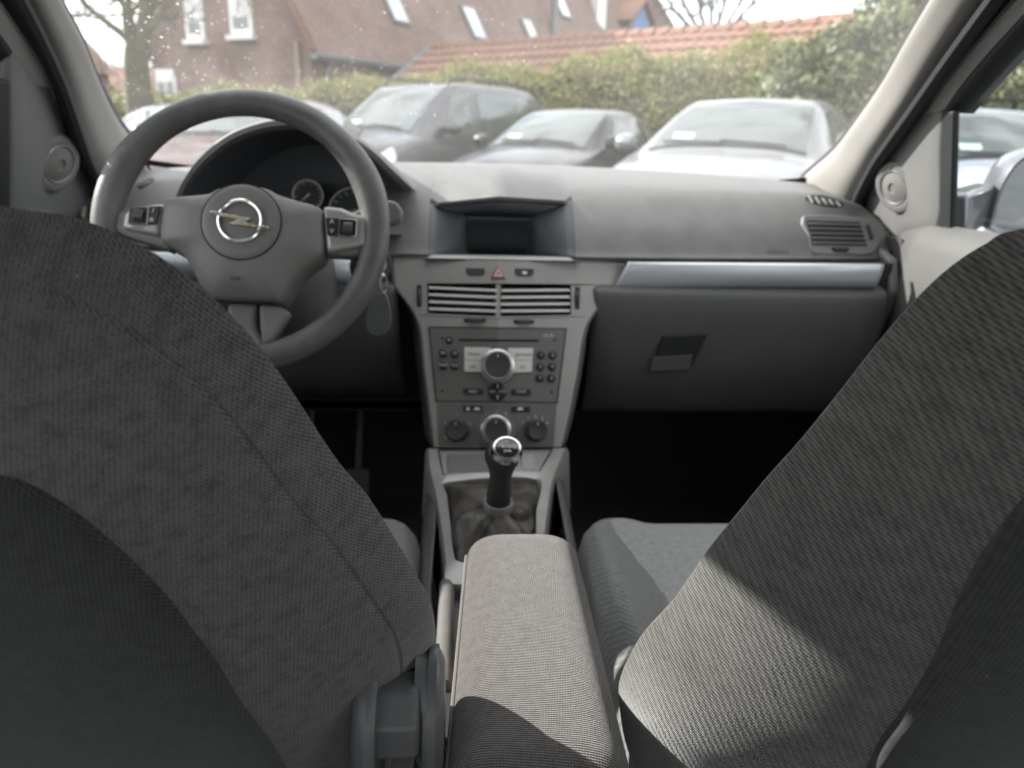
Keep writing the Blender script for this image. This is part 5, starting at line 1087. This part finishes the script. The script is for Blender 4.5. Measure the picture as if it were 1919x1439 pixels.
mk('emblem_bolt', *extr([ec+eu*a+ev*b for a, b in bolt], WN, -.001, .0032), M_GOLD, em, bevel=.0008)
for sgx in (-1, 1):
    a = ec+eu*(.030*sgx)+ev*(-.0045*sgx*1); mk('emblem_tip', *extr([a+eu*q+ev*z for q, z in ((-.0065, -.0014), (.0055, -.0014), (.0055, .0014), (-.0065, .0014))], WN, -.001, .0036), M_CHROME, em, bevel=.0006)
cc_ = wp(437, 537, .026); text('airbag_lettering', 'AIRBAG', .0078, cc_, wu, wv, WN, M_LOW, pad_, .003)
cc_ = wp(440, 521, .026); mk('airbag_mark', *extr([cc_+wu*a+wv*b for a, b in ((-.005, -.0015), (.005, -.0015), (.005, .0015), (-.005, .0015))], WN, -.002, .003), M_LOW, pad_, smooth=False)
mk('pad_gap', *tube([wp(*q, .016) for q in ((395, 562), (430, 566), (470, 567), (512, 568), (522, 574))], .0016, 6), M_SEAM, pad_)
# spokes: two side arms with switch pods, two lower legs
def spoke(poly, h, th, m, name): return mk(name, *extr([wp(*q, h) for q in poly], WN, -th, 0), m, sw, bevel=.006, seg=3)
spoke([(300, 378), (240, 388), (205, 400), (200, 425), (215, 436), (300, 462), (320, 470)], .006, .028, M_HUB, 'spoke')
spoke([(596, 392), (655, 398), (700, 380), (712, 420), (700, 452), (672, 480), (606, 476)], .004, .028, M_HUB, 'spoke')
spoke([(425, 566), (482, 568), (478, 610), (500, 645), (470, 690), (425, 640)], .004, .022, M_HUB, 'lower_spoke')
spoke([(484, 568), (526, 574), (545, 585), (510, 640), (490, 648), (486, 610)], .009, .022, M_HUB, 'lower_spoke')
def pod(poly, keys, labels, roller):
    p = spoke(poly, .013, .018, M_POD, 'switch_pod')
    kk = mk('key_block', *extr([wp(*q, .0135) for q in keys], WN, -.002, .0022), M_BTN, p, bevel=.0012)
    c = wp(*roller, .016); mk('roller', *lathe(c-wu*.006-WN*.003, wu, [(.0075, 0), (.0085, .001), (.0085, .011), (.0075, .012)], 20), M_BTNG, p)
    r0 = [c+wu*a+wv*b for a, b in ((-.011, -.0105), (.0105, -.0105), (.0105, .011), (-.011, .011))]; mk('roller_frame', *tube(r0, .0008, 5, True), M_SATIN, p)
    for (x, y), s_ in labels: text('lettering', s_, .0085, wp(x, y, .0158), wu, wv, WN, M_PRINT, p, .0005)
pod([(232, 394), (306, 378), (299, 442), (226, 428)], [(245, 391), (302, 386), (294, 421), (241, 420)], [((287, 395), '/'), ((284, 411), '#')], (260, 404))
pod([(604, 384), (640, 388), (662, 398), (690, 404), (684, 460), (612, 473)], [(610, 408), (668, 411), (666, 444), (614, 442)], [((622, 415), 'A'), ((622, 433), 'V')], (652, 427))
for (x, y), s_ in (((258, 426.5), 'MODE'),): text('lettering', s_, .005, wp(x, y, .0135), wu, wv, WN, M_PRINTD, sw, .0006)

# key hanging from the lock
key = thing('key_tag', 'dark grey oval key tag hanging from the ignition on a metal ring', 'key', tuple(P(708, 628, y=1.0)))
kc = P(719, 531, y=1.0); mk('key_ring', *tube([kc+A(.004*math.cos(t)*.9, .006*math.cos(t), .0125*math.sin(t)) for t in np.linspace(0, 2*math.pi, 25)[:-1]], .0011, 6, True), M_SATIN, key)
tg = [(697, 552), (722, 550), (731, 575), (733, 605), (726, 622), (709, 629), (692, 624), (685, 608), (688, 578)]
mk('tag', *extr(smoothpts([P(*q, y=1.0) for q in tg], 4, True), (0, -1, .1), -.003, .003), M_TAG, key, bevel=.0015)
mk('key_blade', *tube([il+A(.012, .01, .004), kc+A(0, .004, .008)], [.004, .002], 8), M_SATIN, key)

# ================================================================== SEATS
def seat(sg, label, out_px, pocket_px, cloth):
    xc = sg*.36; t = thing('front_seat', label, 'seat', (xc, .75, .27), 'front seats seen from behind')
    TH = R(20); eb = A(0, -math.sin(TH), math.cos(TH)); nb = A(0, -math.cos(TH), -math.sin(TH))      # nb points back towards the rear bench
    O = A(xc, .488, .60); PLN = (O, nb)
    def ab(px, py, h=0): d = P(px, py, pl=(O+nb*h, nb))-O; return np.array([d[0], np.dot(d, eb)])
    half = [ab(*q, .0) for q in out_px]                           # inner edge, bottom to top
    half = [np.array([abs(q[0]) , q[1]]) for q in half]
    tb = half[-1][1]; half = [np.array([half[0][0]+.01, half[0][1]-.20])]+half; pts = [np.array([0, half[0][1]-.005])]+half+[np.array([half[-1][0]*.55, tb+.010]), np.array([0, tb+.014])]
    hs_ = smoothpts([A(q[0], q[1], 0) for q in pts], 6)
    full = [A(-sg*q[0], q[1], 0) for q in hs_]+[A(sg*q[0], q[1], 0) for q in hs_[::-1][1:-1]]
    c2 = A(0, .24, 0); D1, D2 = (.095 if sg < 0 else .118), .034
    def ringrow(s_, h): return [O+A(1, 0, 0)*(c2+(q-c2)*s_)[0]+eb*(c2+(q-c2)*s_)[1]+nb*h for q in full]
    def uvrow(s_, off=0): return [((c2+(q-c2)*s_)[0]+off*.3, (c2+(q-c2)*s_)[1]+off) for q in full]
    def dep(s_, D): return D*max(0, 1-s_**3.2)**.8 if D > .06 else D*max(0, 1-s_**7)**.42
    rows = []; uvs = []
    for s_ in (0.02, .2, .4, .55, .66, .74, .80, .85, .885, .91, .922, .928, .934, .945, .96, .975, .985, .993, .998, 1.0):
        h = dep(s_, D1)-(.0018 if s_ == .928 and sg < 0 else 0); rows.append(ringrow(s_, h)); uvs += uvrow(s_)
    fd = A(0, 1, -.10)
    for s_ in (.999, .996, .99, .98, .96, .93, .88, .8, .6, .3, .02):
        h = dep(s_, D2); rows.append([q+fd*h for q in ringrow(s_*(1-.06*h/D2), 0)]); uvs += uvrow(s_, .05 if s_ < .999 else .01)
    V, F = loft(rows, True, True)
    bk = mk('backrest', V, F if sg < 0 else [f[::-1] for f in F], cloth, t, uv=uvs)
    bm = bmesh.new(); bm.from_mesh(bk.data); bmesh.ops.recalc_face_normals(bm, faces=bm.faces); bm.to_mesh(bk.data); bm.free()
    # edge piping on the front rim of the shoulder
    e = ringrow(.999, -.006); n0 = len(full)
    # map pocket
    bvs = BVHTree.FromPolygons([tuple(v) for v in V], [tuple(f) for f in F]); half = []
    for q in pocket_px:
        h = bvs.ray_cast(Vector(CAM), Vector(unit(ray(*q))))[0]; d = (A(*h)-O) if h is not None else P(*q, pl=(O+nb*.07, nb))-O; half.append(np.array([abs(d[0]), np.dot(d, eb)]))
    pts = [np.array([0, half[0][1]])]+half+[np.array([half[-1][0]*.5, half[-1][1]+.012]), np.array([0, half[-1][1]+.016])]
    hp_ = smoothpts([A(q[0], q[1], 0) for q in pts], 6); fl = [A(-sg*q[0], q[1], 0) for q in hp_]+[A(sg*q[0], q[1], 0) for q in hp_[::-1][1:-1]]; c3 = A(0, half[0][1]+.12, 0)
    rows = []; uvs = []
    fr2 = np.array([(q-c2)[:2] for q in full]); fa = np.arctan2(fr2[:, 1], fr2[:, 0]); od = np.argsort(fa); fa = fa[od]; fd_ = np.linalg.norm(fr2, axis=1)[od]
    def surf(p): d = p[:2]-c2[:2]; s_ = min(.985, np.linalg.norm(d)/np.interp(math.atan2(d[1], d[0]), fa, fd_, period=2*math.pi)); return dep(s_, D1)
    def onb(p, h): return O+A(1, 0, 0)*p[0]+eb*p[1]+nb*(surf(p)+h)
    for s_, h in ((1.0, -.012), (1.0, .001), (.992, .0035), (.975, .0045), (.9, .005), (.75, .005), (.6, .005), (.45, .005), (.3, .005), (.02, .005)):
        rows.append([onb(c3+(q-c3)*s_, h) for q in fl]); uvs += [((c3+(q-c3)*s_)[0]+.4, (c3+(q-c3)*s_)[1]) for q in fl]
    V, F = loft(rows, True, True); mp_ = mk('map_pocket', V, F, fabric_pocket, t, uv=uvs)
    bm = bmesh.new(); bm.from_mesh(mp_.data); bmesh.ops.recalc_face_normals(bm, faces=bm.faces); bm.to_mesh(mp_.data); bm.free()
    # cushion: bolsters and lighter insert
    y0, y1, hw = .50, 1.005, .275
    rows = []; uvs = []
    for f in np.linspace(0, 1, 22):
        y = y0+(y1-y0)*f; fr_ = max(0, (f-.80)/.2); w_ = hw*(1-.34*fr_**2.0); r = []
        zt = .535+.02*f-.05*fr_**3
        for a in np.linspace(-1, 1, 41):
            aa = abs(a); bo = .050*math.exp(-((aa-.80)/.12)**2)*(1-.75*f); ed = -.17*max(0, (aa-.86)/.14)**2.2
            r.append(A(xc+w_*a, y+.0*a, zt+bo+ed)); uvs.append((w_*a, y))
        rows.append(r)
    for k, (dy, dz) in enumerate(((.012, -.02), (.016, -.06), (.0, -.14))):
        rows.append([A(xc+(q[0]-xc), y1+dy, max(.33, q[2]+dz) if True else 0) for q in rows[21]]); uvs += [((q[0]-xc), y1+.02+.05*k) for q in rows[21]]
    V, F = loft(rows); cu = mk('cushion', V, F, M_BOLST, t, uv=uvs, solid=.01)
    rows = []; uvs = []
    for f in np.linspace(.06, 1, 20):
        y = y0+(y1-y0)*f; fr_ = max(0, (f-.80)/.2); w_ = hw*(1-.34*fr_**2.0); zt = .535+.02*f-.05*fr_**3; r = []
        lim = .60+.30*max(0, (f-.55)/.45)**1.2
        for a in np.linspace(-lim, lim, 25):
            aa = abs(a); bo = .050*math.exp(-((aa-.80)/.12)**2)*(1-.75*f); ed = -.17*max(0, (aa-.86)/.14)**2.2
            r.append(A(xc+w_*a, y, zt+bo+ed+.009*(1-(aa/lim)**8)-.002)); uvs.append((w_*a, y))
        rows.append(r)
    rows.append([q+A(0, .016, -.03) for q in rows[-1]]); uvs += [((q[0]-xc), y1+.03) for q in rows[-1]]
    V, F = loft(rows); mk('seat_insert', V, F, M_CUSH, cu, uv=uvs)
    mk('seat_base', *box((xc, .74, .36), (.44, .46, .17)), M_BLACK, t, bevel=.02)
    # headrest on two posts (above the picture)
    hc = O+eb*(tb+.13)+nb*-.02; hr_ = []
    for s_, h in ((.3, -.055), (.85, -.05), (1, -.02), (1, .02), (.85, .045), (.3, .05)): hr_.append([hc+A(1, 0, 0)*.13*s_*math.copysign(abs(math.cos(k))**.6, math.cos(k))+eb*.075*s_*math.copysign(abs(math.sin(k))**.6, math.sin(k))+nb*h for k in np.linspace(0, 2*math.pi, 25)[:-1]])
    mk('headrest', *loft(hr_, True, True), M_SEATB, t, uv=[(p[0], p[2]) for r in hr_ for p in r])
    for k in (-1, 1): mk('headrest_post', *tube([O+eb*(tb-.02)+A(k*.06, 0, 0)-nb*.03, hc+A(k*.06, 0, 0)-eb*.05], .006, 10), M_CHROME, t)
    return t
fabric_pocket = fabric('pocket_cloth', (.013, .013, .0135), (.055, .055, .055), .0011, .9, .2)
drv = seat(-1, 'black cloth driver seat backrest with round recliner knob, left foreground',
    [(720, 1560), (775, 1430), (800, 1330), (812, 1250), (816, 1180), (806, 1125), (785, 1085), (742, 1012), (690, 930), (640, 872), (600, 815), (560, 752), (510, 680), (450, 608), (390, 550), (330, 502), (250, 452), (140, 408), (0, 385)],
    [(640, 1600), (540, 1445), (495, 1372), (440, 1295), (400, 1230), (340, 1150), (270, 1070), (200, 1005), (130, 950), (60, 908), (0, 890), (-130, 860), (-280, 840)], M_SEATB)
pas = seat(1, 'ribbed black cloth passenger seat backrest with a sunlit lower edge, right foreground',
    [(1290, 1560), (1200, 1450), (1172, 1390), (1160, 1310), (1164, 1265), (1196, 1200), (1258, 1130), (1325, 1034), (1380, 966), (1440, 893), (1500, 826), (1570, 740), (1650, 638), (1720, 558), (1785, 497), (1850, 455), (1919, 428)],
    [(1520, 1600), (1620, 1445), (1690, 1330), (1752, 1225), (1800, 1110), (1850, 1020), (1919, 930), (2030, 820), (2180, 740)], M_SEATP)
# recliner knob on the driver seat
KY = .400; kx = lambda px, py: P(px, py, y=KY)
xa, xb, xc_, xd = kx(680, 1345)[0], kx(716, 1345)[0], kx(790, 1345)[0], kx(831, 1345)[0]; kz = kx(745, 1338)[2]
def oval(x, ry, rz_, dz, dy, n=40): return [A(x, KY+dy+.80*ry*math.cos(t), kz+.80*dz+.80*rz_*math.sin(t)) for t in np.linspace(0, 2*math.pi, n+1)[:-1]]
RK = .84
rows = [oval(xa-.003, .040, .052, -.012, 0), oval(xa, .046, .058, -.012, 0), oval(xa+.006, .049, .060, -.012, 0), oval(xb-.004, .049, .060, -.012, 0), oval(xb-.0005, .046, .057, -.012, 0), oval(xb, .03, .04, -.012, 0)]
fl = mk('recliner_flange', *loft(rows, True, True), M_RECL, drv)
kn = mk('recliner_knob', *lathe(A(xb-.003, KY, kz), (1, 0, 0), [(.0285, 0), (.0285, xc_-xb-.002), (.027, xc_-xb+.002), (.017, xc_-xb+.004)], 8, rot=.39), M_RECL, drv, smooth=False, bevel=.0028, seg=3, ang=18)
rows = [oval(xc_-.004, .030, .05, -.006, .012), oval(xc_+.002, .046, .054, -.014, .014), oval(xc_+.010, .050, .060, -.018, .016), oval(xd-.010, .050, .060, -.018, .016), oval(xd-.003, .046, .055, -.018, .016), oval(xd, .035, .05, -.018, .016)]
mk('hinge_cover', *loft(rows, True, True), M_RECL, drv)
# armrest and its pivot
arm = thing('armrest_box', 'grey woven cloth centre armrest, sunlit on top', 'armrest', tuple(P(1000, 1300, z=.6)))
AZ = .70
ar = [P(838, 1395, z=AZ), P(1186, 1395, z=AZ), P(1100, 1068, z=AZ-.004), P(874, 1035, z=AZ-.004)]
cl = []; W0, W1 = ar[1][0]-ar[0][0], ar[2][0]-ar[3][0]
yb_, yf_ = .395, .660; rows = []; uvs = []
fs = list(np.linspace(0, 1, 30)); 
def asec(f, shrink, dz):
    y = yb_+(yf_-yb_)*f; xl = ar[0][0]*(1-f)+ar[3][0]*f; xr = ar[1][0]*(1-f)+ar[2][0]*f; cx, w_ = (xl+xr)/2, (xr-xl)/2*shrink; zt = AZ-.006*f+dz
    z0 = zt-.078+.012*f; zm = (zt+z0)/2; hh = (zt-z0)/2; p = []
    for k in range(48):
        t = 2*math.pi*k/48; ex_ = .44; c_, s_ = math.cos(t), math.sin(t)
        top_ = s_ > 0; p.append(A(cx+w_*math.copysign(abs(c_)**ex_, c_), y, zm+hh*math.copysign(abs(s_)**(ex_ if top_ else .3), s_)+(.002*math.cos(c_*3) if top_ else 0)))
    return p
def endsec(f, q): # rounded ends
    b = asec(f, 1, 0); c = np.mean(b, 0); return b, c
seclist = []
for k in range(8):   # rear end rounding
    a = math.pi/2*k/8; b = asec(0, 1, 0); c = np.mean(b, 0); s_ = .80+.20*math.sin(a); seclist.append([c+(p-c)*s_+A(0, -.028*math.cos(a), 0) for p in b])
seclist[0:0] = [[np.mean(seclist[0], 0)+(p-np.mean(seclist[0], 0))*.3 for p in seclist[0]]]
for f in fs: seclist.append(asec(f, 1, 0))
for k in range(1, 9):
    a = math.pi/2*(1-k/8); b = asec(1, 1, 0); c = np.mean(b, 0); s_ = .78+.22*math.sin(a); seclist.append([c+(p-c)*s_+A(0, .026*math.cos(a), 0) for p in b])
seclist.append([np.mean(seclist[-1], 0)+(p-np.mean(seclist[-1], 0))*.3 for p in seclist[-1]])
cumv = 0; prev = None
for r in seclist:
    if prev is not None: cumv += np.linalg.norm(r[12]-prev[12])
    prev = r; cu_ = 0; cx = np.mean(r, 0)[0]
    for k in range(48):
        kk = k-12; 
        if k == 0: pass
        dd = sum(np.linalg.norm(r[(12+j*(1 if kk > 0 else -1)) % 48]-r[(12+(j+1)*(1 if kk > 0 else -1)) % 48]) for j in range(min(abs(kk), 24)))
        uvs.append((dd*(-1 if kk > 0 else 1), cumv))
V, F = loft(seclist, True, True); am = mk('armrest_pad', V, F, M_ARM, arm, uv=uvs)
bm = bmesh.new(); bm.from_mesh(am.data); bmesh.ops.recalc_face_normals(bm, faces=bm.faces); bm.to_mesh(am.data); bm.free()
sd_ = [s[22] for s in seclist[8:40]]; mk('edge_piping', *tube([p+A(-.0012, 0, .0) for p in sd_], .0016, 6), M_PIPE, arm)
mk('pivot_stub', *lathe(A(xd-.008, .425, AZ-.048), (1, 0, 0), [(.012, -.004), (.012, ar[0][0]+.012-xd+.008)], 20), M_STUB, arm)
mk('shell_base', *box((np.mean([ar[0][0], ar[1][0]]), .5, AZ-.092), (W0*.8, .22, .03)), M_BLACK, arm, bevel=.008)
# belt buckle poking up behind the hinge cover
bu = thing('belt_buckle', 'black seat belt buckle with red release button beside the recliner knob', 'buckle', tuple(P(822, 1300, y=.60)))
bc2 = P(822, 1262, y=.56); rd = unit(A(.1, -.35, .93)); u, v, n = frame(A(.25, -1, .1), rd)
mk('housing', *extr([bc2+u*a+v*b for a, b in ((-.016, -.08), (.016, -.08), (.017, -.006), (.013, .0), (-.015, .002))], n, -.012, .010), M_BLACK, bu, bevel=.003)
mk('release_button', *extr([bc2+u*a+v*b for a, b in ((-.012, -.004), (.011, -.006), (.0095, .004), (-.011, .006))], n, -.008, .006), M_REDB, bu, bevel=.0015)
mk('stalk', *tube([bc2-v*.07, bc2-v*.22+A(0, .02, 0)], .008, 8), M_BLACK, bu)

# stray fibres along the cloth edges of the armrest
M_FIB = mat('cloth_fibre', (.22, .21, .20), .9)
def fibres(path, n, parent, out, ln=(.003, .008)):
    fb = []; path = [np.asarray(p) for p in path]
    for k in range(n):
        i = rng.integers(0, len(path)-1); p = path[i]+(path[i+1]-path[i])*rng.uniform(); l = rng.uniform(*ln); d = unit(out+rng.normal(0, .7, 3)); e = unit(d+rng.normal(0, .7, 3))
        fb.append(([p-d*.001, p+d*l*.5, p+d*l*.5+e*l*.5], [.00007, .00006, .00004]))
    o = mk('loose_fibres', *joined(fb, 3), M_FIB, parent); o['kind'] = 'stuff'
fibres([s_[20] for s_ in seclist[9:40]], 60, arm, A(-.8, 0, .5), (.002, .005)); fibres([s_[3] for s_ in seclist[9:40]], 60, arm, A(.8, 0, .5), (.002, .005))
